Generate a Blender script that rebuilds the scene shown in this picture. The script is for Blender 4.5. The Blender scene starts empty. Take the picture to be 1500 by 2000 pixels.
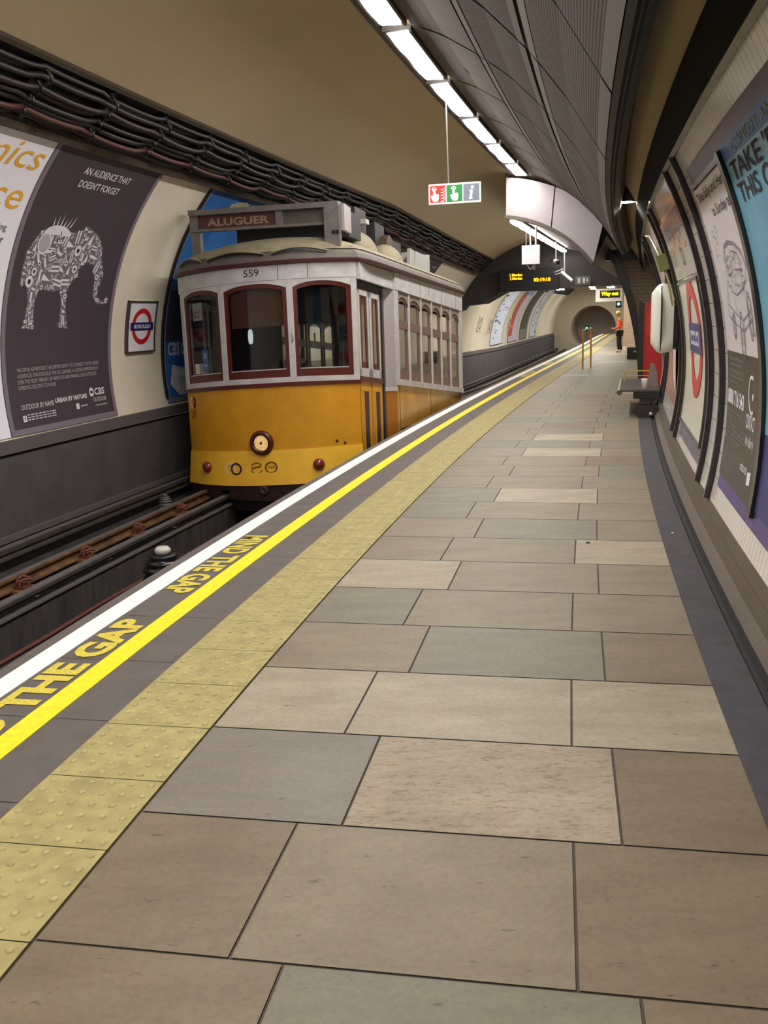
import bpy, bmesh, math, random
from mathutils import Vector, Matrix
random.seed(7)
PI = math.pi
SC = bpy.context.scene
COL = SC.collection

# ------------------------------------------------------------------ camera
cd = bpy.data.cameras.new('camera'); cam = bpy.data.objects.new('camera', cd); COL.objects.link(cam)
H_EYE = 1.42026; F_PX = 1823.275
FW = Vector((0.0, 0.978924, -0.2042248)); RT = Vector((0.99945638, -0.00673304, -0.03227392)); UP = Vector((0.03296877, 0.20411381, 0.97839185))
M3 = Matrix((RT, UP, -FW)).transposed()
cam.matrix_world = Matrix.Translation((0, 0, H_EYE)) @ M3.to_4x4()
cd.sensor_fit = 'VERTICAL'; cd.sensor_height = 36.0; cd.lens = F_PX / 2000.0 * 36.0
cd.clip_start = 0.05; cd.clip_end = 300
SC.camera = cam
# ------------------------------------------------------------------ world, exposure
w = bpy.data.worlds.new('world'); SC.world = w; w.use_nodes = True
w.node_tree.nodes['Background'].inputs[0].default_value = (0.9, 0.86, 0.78, 1)
w.node_tree.nodes['Background'].inputs[1].default_value = 0.05
SC.view_settings.view_transform = 'Standard'; SC.view_settings.look = 'None'
SC.view_settings.gamma = 1.0; SC.view_settings.use_curve_mapping = False
SC.view_settings.exposure = 1.2
STRIP = 26.0      # emission of the ceiling strip lights
STRIP_LOW = 17.0   # emission of the strips under the low vault
FARL = 45.0       # lights of the far section
HEADL = 9.0

# ------------------------------------------------------------------ track alignment: everything follows this gentle curve
_tab = []
def _build():
    s, x, y, ds = -6.0, 0.0, 0.0, 0.02
    pts = []
    while s < 90:
        th = 0.15949463 + 0.01200352 * s - 0.00069700626 * s * s / 2 + 1.8678e-5 * s ** 3 / 6
        pts.append((s, x, y, th)); x += math.sin(th) * ds; y += math.cos(th) * ds; s += ds
    i0 = min(range(len(pts)), key=lambda i: abs(pts[i][0]))
    ox, oy = pts[i0][1], pts[i0][2]
    for p in pts: _tab.append((p[0], p[1] - ox - 2.28222366, p[2] - oy, p[3]))
_build()
def trk(s):
    f = (s + 6.0) / 0.02; i = max(0, min(len(_tab) - 2, int(f))); k = f - i
    a, b = _tab[i], _tab[i + 1]
    return a[1] + (b[1] - a[1]) * k, a[2] + (b[2] - a[2]) * k, a[3] + (b[3] - a[3]) * k
def W(s, d, z=0.0):
    x, y, th = trk(s)
    return Vector((x + d * math.cos(th), y - d * math.sin(th), z))
# tunnel shell: circle in every cross-section
def shell(s):
    k = 0.0 if s < 18.2 else min(1.0, (s - 18.2) / 17.8)
    return 0.109 - 0.06 * k, 0.884 - 0.684 * k, 3.1 - 0.05 * k
def CW(s, a, k=0.0):          # point on the shell, angle a in degrees, k metres inside it
    c, z, R = shell(s); a = math.radians(a)
    return W(s, c + (R - k) * math.cos(a), z + (R - k) * math.sin(a))
def frame(s, d, z=0.0, yaw=0.0):   # local frame: x to the right of travel, y along travel, z up
    o = W(s, d, z); th = trk(s)[2] + yaw
    return Matrix.Translation(o) @ Matrix.Rotation(-th, 4, 'Z')

# ------------------------------------------------------------------ materials
def lin(c):
    return tuple((v / 12.92 if v <= 0.04045 else ((v + 0.055) / 1.055) ** 2.4) for v in [x / 255.0 for x in c])
_m = {}
def mat(name, c, rough=0.6, metal=0.0, var=0.0, scale=6.0, c2=None, bump=0.0, emit=0.0, ec=None, spec=0.5, coat=0.0, stretch=None):
    if name in _m: return _m[name]
    m = bpy.data.materials.new(name); m.use_nodes = True; nt = m.node_tree; b = nt.nodes['Principled BSDF']
    col = lin(c)
    b.inputs['Base Color'].default_value = (*col, 1); b.inputs['Roughness'].default_value = rough
    b.inputs['Metallic'].default_value = metal; b.inputs['Specular IOR Level'].default_value = spec
    b.inputs['Coat Weight'].default_value = coat
    tc = nt.nodes.new('ShaderNodeTexCoord')
    src = tc.outputs['Object']
    if stretch:
        mp = nt.nodes.new('ShaderNodeMapping'); mp.inputs['Scale'].default_value = stretch
        nt.links.new(src, mp.inputs['Vector']); src = mp.outputs['Vector']
    if var > 0 or bump > 0:
        n = nt.nodes.new('ShaderNodeTexNoise'); n.inputs['Scale'].default_value = scale; n.inputs['Detail'].default_value = 6; n.inputs['Roughness'].default_value = 0.62
        nt.links.new(src, n.inputs['Vector'])
    if var > 0:
        r = nt.nodes.new('ShaderNodeValToRGB'); o = lin(c2) if c2 else tuple(v * (1 - var) for v in col)
        r.color_ramp.elements[0].position = 0.32; r.color_ramp.elements[0].color = (*o, 1)
        r.color_ramp.elements[1].position = 0.68; r.color_ramp.elements[1].color = (*[min(1, v * (1 + var * 0.35)) for v in col], 1)
        nt.links.new(n.outputs['Fac'], r.inputs['Fac']); nt.links.new(r.outputs['Color'], b.inputs['Base Color'])
    if bump > 0:
        bp = nt.nodes.new('ShaderNodeBump'); bp.inputs['Strength'].default_value = bump; bp.inputs['Distance'].default_value = 0.01
        nt.links.new(n.outputs['Fac'], bp.inputs['Height']); nt.links.new(bp.outputs['Normal'], b.inputs['Normal'])
    if emit > 0:
        b.inputs['Emission Color'].default_value = (*lin(ec or c), 1); b.inputs['Emission Strength'].default_value = emit
    _m[name] = m; return m
def brick_mat(name, c, mortar, bw, bh, ms=0.003, rough=0.3, off=0.0, var=0.05, spec=0.5, c2=None):
    if name in _m: return _m[name]
    m = bpy.data.materials.new(name); m.use_nodes = True; nt = m.node_tree; b = nt.nodes['Principled BSDF']
    uv = nt.nodes.new('ShaderNodeUVMap'); t = nt.nodes.new('ShaderNodeTexBrick')
    t.offset = off; t.inputs['Scale'].default_value = 1.0; t.inputs['Brick Width'].default_value = bw; t.inputs['Row Height'].default_value = bh
    t.inputs['Mortar Size'].default_value = ms; t.inputs['Mortar Smooth'].default_value = 0.1
    a = lin(c); d = lin(c2) if c2 else tuple(v * (1 - var) for v in a)
    t.inputs['Color1'].default_value = (*a, 1); t.inputs['Color2'].default_value = (*d, 1); t.inputs['Mortar'].default_value = (*lin(mortar), 1)
    n = nt.nodes.new('ShaderNodeTexNoise'); n.inputs['Scale'].default_value = 1.7; n.inputs['Detail'].default_value = 5
    tc = nt.nodes.new('ShaderNodeTexCoord'); nt.links.new(tc.outputs['Object'], n.inputs['Vector'])
    r = nt.nodes.new('ShaderNodeValToRGB'); r.color_ramp.elements[0].position = .3; r.color_ramp.elements[0].color = (.88, .86, .82, 1); r.color_ramp.elements[1].position = .65; r.color_ramp.elements[1].color = (1, 1, 1, 1)
    nt.links.new(n.outputs['Fac'], r.inputs['Fac'])
    mx = nt.nodes.new('ShaderNodeMixRGB'); mx.blend_type = 'MULTIPLY'; mx.inputs['Fac'].default_value = 0.8
    nt.links.new(uv.outputs['UV'], t.inputs['Vector']); nt.links.new(t.outputs['Color'], mx.inputs['Color1']); nt.links.new(r.outputs['Color'], mx.inputs['Color2'])
    nt.links.new(mx.outputs['Color'], b.inputs['Base Color'])
    bp = nt.nodes.new('ShaderNodeBump'); bp.invert = True; bp.inputs['Strength'].default_value = 0.4; bp.inputs['Distance'].default_value = 0.004
    nt.links.new(t.outputs['Fac'], bp.inputs['Height']); nt.links.new(bp.outputs['Normal'], b.inputs['Normal'])
    b.inputs['Roughness'].default_value = rough; b.inputs['Specular IOR Level'].default_value = spec
    _m[name] = m; return m
def perf_mat(name, c, hole, pitch):
    m = bpy.data.materials.new(name); m.use_nodes = True; nt = m.node_tree; b = nt.nodes['Principled BSDF']; L = nt.links
    uv = nt.nodes.new('ShaderNodeUVMap'); sp = nt.nodes.new('ShaderNodeSeparateXYZ'); L.new(uv.outputs['UV'], sp.inputs[0])
    def mth(op, a, bv=None):
        q = nt.nodes.new('ShaderNodeMath'); q.operation = op
        if isinstance(a, float): q.inputs[0].default_value = a
        else: L.new(a, q.inputs[0])
        if bv is not None:
            if isinstance(bv, float): q.inputs[1].default_value = bv
            else: L.new(bv, q.inputs[1])
        return q.outputs[0]
    fx = mth('SUBTRACT', mth('FRACT', mth('DIVIDE', sp.outputs[0], pitch)), 0.5); fy = mth('SUBTRACT', mth('FRACT', mth('DIVIDE', sp.outputs[1], pitch)), 0.5)
    dd = mth('ADD', mth('MULTIPLY', fx, fx), mth('MULTIPLY', fy, fy))
    h = mth('LESS_THAN', dd, 0.12)
    mx = nt.nodes.new('ShaderNodeMixRGB'); mx.inputs['Color1'].default_value = (*lin(c), 1); mx.inputs['Color2'].default_value = (*lin(hole), 1)
    L.new(h, mx.inputs['Fac']); L.new(mx.outputs['Color'], b.inputs['Base Color']); b.inputs['Roughness'].default_value = 0.85; b.inputs['Specular IOR Level'].default_value = 0.1
    return m
def glass_mat(name, tint=(0.75, 0.77, 0.76), gl=0.08, graze=0.6):
    m = bpy.data.materials.new(name); m.use_nodes = True; nt = m.node_tree; nt.nodes.remove(nt.nodes['Principled BSDF']); o = nt.nodes['Material Output']
    t = nt.nodes.new('ShaderNodeBsdfTransparent'); t.inputs[0].default_value = (*tint, 1)
    g = nt.nodes.new('ShaderNodeBsdfGlossy'); g.inputs['Roughness'].default_value = 0.04; g.inputs[0].default_value = (1, 1, 1, 1)
    lw = nt.nodes.new('ShaderNodeLayerWeight'); pw = nt.nodes.new('ShaderNodeMath'); pw.operation = 'POWER'; pw.inputs[1].default_value = 3.0; nt.links.new(lw.outputs['Facing'], pw.inputs[0]); fr = nt.nodes.new('ShaderNodeMath'); fr.operation = 'MULTIPLY_ADD'; fr.inputs[1].default_value = graze; fr.inputs[2].default_value = gl; nt.links.new(pw.outputs[0], fr.inputs[0])
    mx = nt.nodes.new('ShaderNodeMixShader'); nt.links.new(fr.outputs[0], mx.inputs[0]); nt.links.new(t.outputs[0], mx.inputs[1]); nt.links.new(g.outputs[0], mx.inputs[2])
    nt.links.new(mx.outputs[0], o.inputs[0]); return m
def emis(name, c, st):
    if name in _m: return _m[name]
    m = bpy.data.materials.new(name); m.use_nodes = True; nt = m.node_tree; nt.nodes.remove(nt.nodes['Principled BSDF'])
    e = nt.nodes.new('ShaderNodeEmission'); e.inputs[0].default_value = (*lin(c), 1); e.inputs[1].default_value = st
    nt.links.new(e.outputs[0], nt.nodes['Material Output'].inputs[0]); _m[name] = m; return m

# ------------------------------------------------------------------ mesh builder (all coordinates in world space)
class MB:
    def __init__(self): self.v = []; self.f = []; self.mi = []; self.uv = {}; self.sm = []
    def add(self, vs, fs, mi=0, uvs=None, smooth=False):
        b = len(self.v); self.v += [Vector(v) for v in vs]
        for i, f in enumerate(fs):
            self.f.append([b + k for k in f]); self.mi.append(mi); self.sm.append(smooth)
            if uvs: self.uv[len(self.f) - 1] = [uvs[k] for k in f]
        return self
    def grid(self, rows, mi=0, uvr=None, smooth=False, flip=False, closed=False):
        n = len(rows[0]); vs = [p for r in rows for p in r]; fs = []
        for i in range(len(rows) - 1):
            for j in range(n if closed else n - 1):
                k = (j + 1) % n
                f = [i * n + j, i * n + k, (i + 1) * n + k, (i + 1) * n + j]
                fs.append(f[::-1] if flip else f)
        return self.add(vs, fs, mi, [q for r in uvr for q in r] if uvr else None, smooth)
    def box(self, T, x0, x1, y0, y1, z0, z1, mi=0):
        g = T if callable(T) else (lambda x, y, z: T @ Vector((x, y, z)))
        vs = [g(x, y, z) for z in (z0, z1) for y in (y0, y1) for x in (x0, x1)]
        return self.add(vs, [(0, 2, 3, 1), (4, 5, 7, 6), (0, 1, 5, 4), (2, 6, 7, 3), (0, 4, 6, 2), (1, 3, 7, 5)], mi)
    def sbox(self, s0, s1, d0, d1, z0, z1, mi=0, n=None, zs=None):   # box following the curve
        n = n or max(1, int((s1 - s0) / 1.0)); zz = zs or (lambda s: 0.0); rows = []
        for i in range(n + 1):
            s = s0 + (s1 - s0) * i / n; q = zz(s)
            rows.append([W(s, d0, z0 + q), W(s, d1, z0 + q), W(s, d1, z1 + q), W(s, d0, z1 + q)])
        self.grid(rows, mi, closed=True, flip=True)
        return self.add(rows[0], [(0, 1, 2, 3)], mi).add(rows[-1], [(3, 2, 1, 0)], mi)
    def cyl(self, p0, p1, r0, r1=None, n=12, mi=0, smooth=True, caps=True):
        r1 = r0 if r1 is None else r1; p0 = Vector(p0); p1 = Vector(p1); a = (p1 - p0).normalized()
        u = a.cross(Vector((0, 0, 1)) if abs(a.z) < .95 else Vector((1, 0, 0))).normalized(); v = a.cross(u)
        R = [[p + (u * math.cos(2 * PI * i / n) + v * math.sin(2 * PI * i / n)) * r for i in range(n)] for p, r in ((p0, r0), (p1, r1))]
        self.grid(R, mi, smooth=smooth, closed=True, flip=True)
        if caps: self.add(R[0], [list(range(n))], mi); self.add(R[1], [list(range(n))[::-1]], mi)
        return self
    def lathe(self, T, prof, n=20, mi=0, smooth=True):      # profile [(r, z)] about local z
        rows = [[T @ Vector((r * math.cos(2 * PI * i / n), r * math.sin(2 * PI * i / n), z)) for i in range(n)] for r, z in prof]
        return self.grid(rows, mi, smooth=smooth, closed=True)
    def tube(self, pts, r, n=8, mi=0):
        pts = [Vector(p) for p in pts]; rows = []
        for i, p in enumerate(pts):
            a = (pts[min(i + 1, len(pts) - 1)] - pts[max(i - 1, 0)]).normalized()
            u = a.cross(Vector((0, 0, 1)) if abs(a.z) < .9 else Vector((1, 0, 0))).normalized(); v = a.cross(u)
            rows.append([p + (u * math.cos(2 * PI * k / n) + v * math.sin(2 * PI * k / n)) * r for k in range(n)])
        self.grid(rows, mi, smooth=True, closed=True, flip=True)
        self.add(rows[0], [list(range(n))], mi); return self.add(rows[-1], [list(range(n))[::-1]], mi)
    def prism(self, g, poly, k0, k1, mi=0):     # g(x, y, k): 2-D polygon with thickness
        n = len(poly); a = [g(x, y, k0) for x, y in poly]; b = [g(x, y, k1) for x, y in poly]
        self.add(a, [list(range(n))[::-1]], mi); self.add(b, [list(range(n))], mi)
        return self.add(a + b, [(i, (i + 1) % n, n + (i + 1) % n, n + i) for i in range(n)], mi)
    def ring(self, g, cx, cy, rx, ry, w, k0, k1, n=36, a0=0, a1=360, mi=0):
        rows = []
        for i in range(n + 1):
            a = math.radians(a0 + (a1 - a0) * i / n); c, s = math.cos(a), math.sin(a)
            rows.append([g(cx + rx * c, cy + ry * s, k0), g(cx + rx * c, cy + ry * s, k1), g(cx + (rx - w) * c, cy + (ry - w * ry / rx) * s, k1), g(cx + (rx - w) * c, cy + (ry - w * ry / rx) * s, k0)])
        return self.grid(rows, mi, closed=True)

# ------------------------------------------------------------------ objects
MW = {}
def obj(name, mb, mats, parent=None, label=None, recalc=True):
    me = bpy.data.meshes.new(name)
    lo = Vector((min(v.x for v in mb.v), min(v.y for v in mb.v), min(v.z for v in mb.v))); hi = Vector((max(v.x for v in mb.v), max(v.y for v in mb.v), max(v.z for v in mb.v)))
    c = (lo + hi) / 2; c.z = lo.z
    if parent is None: inv = Matrix.Translation(-c); M = Matrix.Translation(c); loc = c
    else:
        ip = MW[parent.name].inverted(); loc = ip @ c; inv = Matrix.Translation(-loc) @ ip; M = MW[parent.name] @ Matrix.Translation(loc)
    me.from_pydata([inv @ v for v in mb.v], [], mb.f)
    if not isinstance(mats, (list, tuple)): mats = [mats]
    for m in mats: me.materials.append(m)
    for i, p in enumerate(me.polygons): p.material_index = mb.mi[i]; p.use_smooth = mb.sm[i]
    if mb.uv:
        ul = me.uv_layers.new(name='UVMap')
        for i, p in enumerate(me.polygons):
            if i in mb.uv:
                for li, q in zip(p.loop_indices, mb.uv[i]): ul.data[li].uv = q
    if recalc:
        b = bmesh.new(); b.from_mesh(me); bmesh.ops.recalc_face_normals(b, faces=b.faces); b.to_mesh(me); b.free()
    me.update()
    o = bpy.data.objects.new(name, me); COL.objects.link(o); o.location = loc
    if parent is not None: o.parent = parent
    MW[o.name] = M
    if label: o['label'] = label
    return o
def tag(o, label, cat, group=None, kind=None):
    o['label'] = label; o['category'] = cat
    if group: o['group'] = group
    if kind: o['kind'] = kind
    return o
def struct(name, mb, mats, label=None, cat=None, parent=None, recalc=True):
    o = obj(name, mb, mats, parent, recalc=recalc); o['kind'] = 'structure'
    if label: o['label'] = label
    if cat: o['category'] = cat
    return o
def thing(name, label, cat, M, group=None):
    if isinstance(M, Vector): M = Matrix.Translation(M)
    o = bpy.data.objects.new(name, None); COL.objects.link(o); o.empty_display_size = 0.1; o.matrix_world = M; MW[o.name] = M.copy()
    return tag(o, label, cat, group)
def copy_tree(o, M=None, parent=None, label=None):
    c = o.copy(); COL.objects.link(c)
    if parent is not None: c.parent = parent; MW[c.name] = MW[parent.name] @ Matrix.Translation(c.location)
    else: c.matrix_world = M; MW[c.name] = M.copy()
    if label: c['label'] = label
    for ch in list(o.children): copy_tree(ch, None, c)
    return c
# ------------------------------------------------------------------ lettering
_tx = {}
def text2d(s, bold=0.0):
    if (s, bold) in _tx: return _tx[(s, bold)]
    cu = bpy.data.curves.new('t', 'FONT'); cu.body = s; cu.resolution_u = 3; cu.offset = bold; cu.fill_mode = 'FRONT'
    o = bpy.data.objects.new('t', cu); COL.objects.link(o); dg = bpy.context.evaluated_depsgraph_get(); me = bpy.data.meshes.new_from_object(o.evaluated_get(dg))
    vs = [(v.co.x, v.co.y) for v in me.vertices]; fs = [list(p.vertices) for p in me.polygons]
    bpy.data.objects.remove(o); bpy.data.curves.remove(cu); bpy.data.meshes.remove(me)
    x0 = min(v[0] for v in vs); x1 = max(v[0] for v in vs); y0 = min(v[1] for v in vs); y1 = max(v[1] for v in vs)
    _tx[(s, bold)] = ([((x - x0) / (x1 - x0), (y - y0) / (y1 - y0)) for x, y in vs], fs); return _tx[(s, bold)]
def put_text(mb, s, g, x0, x1, y0, y1, k=0.004, mi=0, bold=0.0, italic=0.0):
    vs, fs = text2d(s, bold)
    mb.add([g(x0 + (x1 - x0) * (x + italic * y), y0 + (y1 - y0) * y, k) for x, y in vs], fs, mi)
def lines_of_text(mb, g, x0, x1, y0, y1, n, mi=0, k=0.004, fill=0.62, rnd=None):    # rows of tiny words, too small to read
    r = rnd or random.Random(3)
    for i in range(n):
        ya = y0 + (y1 - y0) * (i + .2) / n; yb = ya + (y1 - y0) / n * fill * .8; x = x0; xe = x1 - (x1 - x0) * (r.random() * .12 if i > 0 else .45)
        sg = 1 if x1 > x0 else -1
        while (xe - x) * sg > 0:
            L = (x1 - x0) * (.03 + .07 * r.random()); x2 = x + L
            mb.add([g(x, ya, k), g(x2, ya, k), g(x2, yb, k), g(x, yb, k)], [(0, 1, 2, 3)], mi); x = x2 + (x1 - x0) * .02

# =================================================================== STRUCTURE
S0, S1 = -3.6, 60.0
def srange(a, b, step=0.5):
    n = max(1, int(round((b - a) / step))); return [a + (b - a) * i / n for i in range(n + 1)]
def sweep(mb, prof, a, b, step=0.5, mi=0, smooth=False):     # prof(s) -> list of points
    rows = []; uvs = []
    for s in srange(a, b, step):
        p = prof(s); L = 0; u = [(s, 0)]
        for i in range(1, len(p)): L += (p[i] - p[i - 1]).length; u.append((s, L))
        rows.append(p); uvs.append(u)
    return mb.grid(rows, mi, uvs, smooth)
def arc(a0, a1, k=0.0, n=12): return lambda s: [CW(s, a0 + (a1 - a0) * i / n, k) for i in range(n + 1)]

# --- platform floor: stone slabs in staggered rows
def slab_mat(name, c, c2, bump=.15, chips=0.0, rough=.55):
    m = bpy.data.materials.new(name); m.use_nodes = True; nt = m.node_tree; b = nt.nodes['Principled BSDF']; L = nt.links; b.inputs['Roughness'].default_value = rough; b.inputs['Specular IOR Level'].default_value = .4
    tc = nt.nodes.new('ShaderNodeTexCoord'); mp = nt.nodes.new('ShaderNodeMapping'); mp.inputs['Scale'].default_value = (1, 2.6, 1); mp.inputs['Rotation'].default_value = (0, 0, .18); L.new(tc.outputs['Object'], mp.inputs['Vector'])
    def noise(sc, det, src, rgh=.6):
        n = nt.nodes.new('ShaderNodeTexNoise'); n.inputs['Scale'].default_value = sc; n.inputs['Detail'].default_value = det; n.inputs['Roughness'].default_value = rgh; L.new(src, n.inputs['Vector']); return n.outputs['Fac']
    def ramp(src, p0, c0, p1, c1):
        r = nt.nodes.new('ShaderNodeValToRGB'); r.color_ramp.elements[0].position = p0; r.color_ramp.elements[0].color = (*c0, 1); r.color_ramp.elements[1].position = p1; r.color_ramp.elements[1].color = (*c1, 1); L.new(src, r.inputs['Fac']); return r.outputs['Color']
    def mul(a, b2, f=1.0):
        x = nt.nodes.new('ShaderNodeMixRGB'); x.blend_type = 'MULTIPLY'; x.inputs['Fac'].default_value = f; L.new(a, x.inputs['Color1']); L.new(b2, x.inputs['Color2']); return x.outputs['Color']
    col = ramp(noise(2.2, 7, mp.outputs['Vector'], .65), .33, lin(c2), .66, lin(c))
    col = mul(col, ramp(noise(55, 3, tc.outputs['Object']), .3, (.8, .78, .76), .6, (1, 1, 1)), .7)
    col = mul(col, ramp(noise(9, 4, mp.outputs['Vector'], .75), .30, (.45, .42, .4), .37, (1, 1, 1)), .85)
    if chips: col = mul(col, ramp(noise(16, 3, mp.outputs['Vector'], .8), .38, (.62, .58, .54), .47, (1, 1, 1)), .8)
    L.new(col, b.inputs['Base Color'])
    h = noise(19 if chips else 40, 5, mp.outputs['Vector'], .7); bp = nt.nodes.new('ShaderNodeBump'); bp.inputs['Strength'].default_value = chips or bump; bp.inputs['Distance'].default_value = .008 if chips else .004
    L.new(h, bp.inputs['Height']); L.new(bp.outputs['Normal'], b.inputs['Normal']); return m
M_s = [slab_mat('slab_tan', (131, 120, 100), (115, 104, 85)),
       slab_mat('slab_grey', (122, 117, 100), (107, 102, 87)),
       slab_mat('slab_brown', (124, 110, 89), (107, 93, 74)),
       slab_mat('slab_pale', (161, 151, 130), (137, 126, 105)),
       slab_mat('slab_worn', (172, 158, 137), (144, 130, 109), chips=1.0),
       mat('joint_dark', (74, 66, 57), .9),
       mat('coping_grey', (92, 85, 80), .7, var=.18, scale=7, bump=.15),
       slab_mat('slab_cool', (124, 117, 107), (111, 104, 95))]
fl = MB()
D_TL, D_TR, D_PR, D_GU = 0.661, 1.060, 2.857, 3.015
sweep(fl, lambda s: [W(s, -0.07, -0.004), W(s, D_PR, -0.004)], S0, S1, 1.0, 5)
def slab(a, b, d0, d1, mi, g=.004):
    n = 1 if a < 30 else 1; rows = [[W(a + g, d0 + g), W(a + g, d1 - g)], [W(b - g, d0 + g), W(b - g, d1 - g)]]
    fl.grid(rows, mi, [[(a, d0), (a, d1)], [(b, d0), (b, d1)]])
near = {0: (2, 1, 2), 1: (2, 0, 2), 2: (7, 4, 2), 3: (3, 3, 3), 4: (0, 1, 2), 5: (1, 0, 0), 6: (3, 0, 0), 7: (0, 0, 3), 8: (0, 1, 0), 9: (1, 0, 0), 10: (1, 3, 0), 11: (0, 0, 0), 12: (0, 0, 1), 13: (0, 0, 2), 14: (0, 0, 0), 14: (0, 3, 0), 16: (0, 3, 0), -1: (2, 2, 2)}
RW = .5985
def rowmat(k, j):
    if k in near: return near[k][j]
    r = random.random(); return 3 if r < .04 else (1 if r < .35 else (2 if r < .42 else 0))
k = -9
while True:
    a = 2.195 + RW * (k - 1); b = a + RW
    if a > S1 - .7: break
    j1, j2 = (1.545, 2.325) if k % 2 else (1.675, 2.455)
    for j, (d0, d1) in enumerate(((D_TR, j1), (j1, j2), (j2, D_PR))): slab(a, b, d0, d1, rowmat(k, j))
    slab(a, b, -0.07, D_TL, 6, .002)
    k += 1
struct('floor', fl, M_s, 'stone slab station platform', 'floor')
# dark gutter strip and cove along the foot of the right wall
g = MB(); sweep(g, lambda s: [W(s, D_PR, 0.001), W(s, D_GU, 0.001)], S0, 24)
sweep(g, lambda s: [W(s, D_GU, 0.001), W(s, D_GU + .012, -0.012), W(s, D_GU + .035, -.012), W(s, D_GU + .045, 0.03)], S0, 24, mi=1)
struct('trim_1', g, [mat('gutter_dark', (64, 60, 65), .75, var=.3, scale=8, bump=.25), mat('groove', (40, 36, 38), .8)], 'dark skirting strip along the platform side of the right wall', 'trim')
g = MB(); sweep(g, lambda s: [W(s, D_GU + .045, .03)] + [CW(s, a) for a in (-15, -13.4, -12.0)], S0, 24)
g2 = brick_mat('dado_brown', (98, 88, 79), (66, 58, 52), .30, .15, .003, .45, off=.5, var=.12)
struct('baseboard_right', g, g2, 'grey-brown tiled dado under the white wall tiles', 'dado')
# platform edge front and recess under the nosing
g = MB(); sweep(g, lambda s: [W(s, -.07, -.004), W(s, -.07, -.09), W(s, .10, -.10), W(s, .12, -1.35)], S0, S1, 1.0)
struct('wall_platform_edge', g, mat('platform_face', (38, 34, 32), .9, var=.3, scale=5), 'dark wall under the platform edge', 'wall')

# --- right wall tiles and left wall
M_tile = brick_mat('white_tile', (232, 227, 222), (128, 118, 108), .0755, .151, .0022, .12, var=.03, spec=.6)
g = MB(); sweep(g, arc(-12.0, 27.5, 0, 16), S0, 15.5, smooth=True)
struct('wall_right', g, M_tile, 'curved white tiled platform wall', 'wall')
M_cream = brick_mat('cream_tile', (236, 229, 210), (220, 212, 192), .0755, .151, .0012, .35, var=.02)
def dado_top(s): return 0.40 if s < 16 else (0.40 + (0.12 - .40) * min(1, (s - 16) / 22))
def dado_bot(s): return -0.5 if s < 14 else -0.5 - .5 * min(1, (s - 14) / 17)
def left_arc(s):
    c, z, R = shell(s); a0 = 180 - math.degrees(math.asin((dado_top(s) - z) / R)); return [CW(s, a0 + (135.0 - a0) * i / 14) for i in range(15)]
g = MB(); sweep(g, left_arc, S0, S1, smooth=True)
struct('wall_left', g, M_cream, 'cream tiled curved wall across the track', 'wall')
def leftx(s, z):
    c, zc, R = shell(s); return c - math.sqrt(max(0, R * R - (z - zc) ** 2))
g = MB()
sweep(g, lambda s: [W(s, leftx(s, dado_top(s)), dado_top(s)), W(s, leftx(s, dado_top(s)) + .035, dado_top(s)), W(s, leftx(s, dado_top(s)) + .035, dado_top(s) - .12)], S0, S1, mi=1)
sweep(g, lambda s: [W(s, -2.9, dado_top(s) - .12), W(s, -2.93, dado_top(s) - .125), W(s, -2.93, dado_top(s) - .145), W(s, -2.905, dado_top(s) - .15)], S0, S1, mi=2)
sweep(g, lambda s: [W(s, -2.905, dado_top(s) - .15), W(s, -2.93, -.1 + dado_bot(s) * .3), W(s, -2.96, dado_bot(s) + .02)], S0, S1, mi=0, smooth=True)
sweep(g, lambda s: [W(s, -2.96, dado_bot(s) + .02), W(s, -2.90, dado_bot(s) + .02), W(s, -2.90, dado_bot(s) - .03), W(s, -2.94, dado_bot(s) - .05), W(s, -2.94, dado_bot(s) - .35)], S0, S1, mi=1)
struct('baseboard_left', g, [mat('dado_dark', (86, 81, 84), .7, var=.25, scale=3, bump=.1), mat('ledge_dark', (96, 90, 90), .6), mat('groove2', (28, 25, 26), .9)], 'dark grey dado below the posters across the track', 'dado')

# --- ceiling plaster
M_ceil = mat('ceiling_cream', (184, 168, 136), .8, var=.05, scale=.5, c2=(176, 160, 128))
g = MB(); sweep(g, arc(124, 30, 0, 30), S0, S1, smooth=True); sweep(g, arc(137, 122, -.01, 5), S0, S1, smooth=True, mi=1)
struct('ceiling', g, [M_ceil, mat('band_back', (26, 20, 20), .9)], 'smooth cream painted tunnel vault', 'ceiling')
# dark picture rail on the right
g = MB(); sweep(g, arc(27.6, 30.6, .02, 3), S0, 24); sweep(g, lambda s: [CW(s, 27.6, .02), CW(s, 27.3, .03), CW(s, 26.9, .02), CW(s, 26.9, 0)], S0, 24, mi=1); sweep(g, lambda s: [CW(s, 30.6, .02), CW(s, 30.6, 0)], S0, 24)
struct('trim_2', g, [mat('rail_black', (18, 15, 14), .8, var=.2, scale=20, spec=.1), mat('rail_lip', (60, 51, 43), .25)], 'black duct rail above the white wall tiles', 'trim')
# ledge under the cable band on the left
g = MB(); sweep(g, lambda s: [CW(s, 137.0, 0), CW(s, 136.6, .06), CW(s, 135.2, .07), CW(s, 134.8, .03)], S0, 29)
struct('trim_3', g, mat('ledge_brown', (92, 80, 68), .6, var=.4, scale=9, c2=(60, 48, 42)), 'brown ledge above the posters across the track', 'trim')

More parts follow.
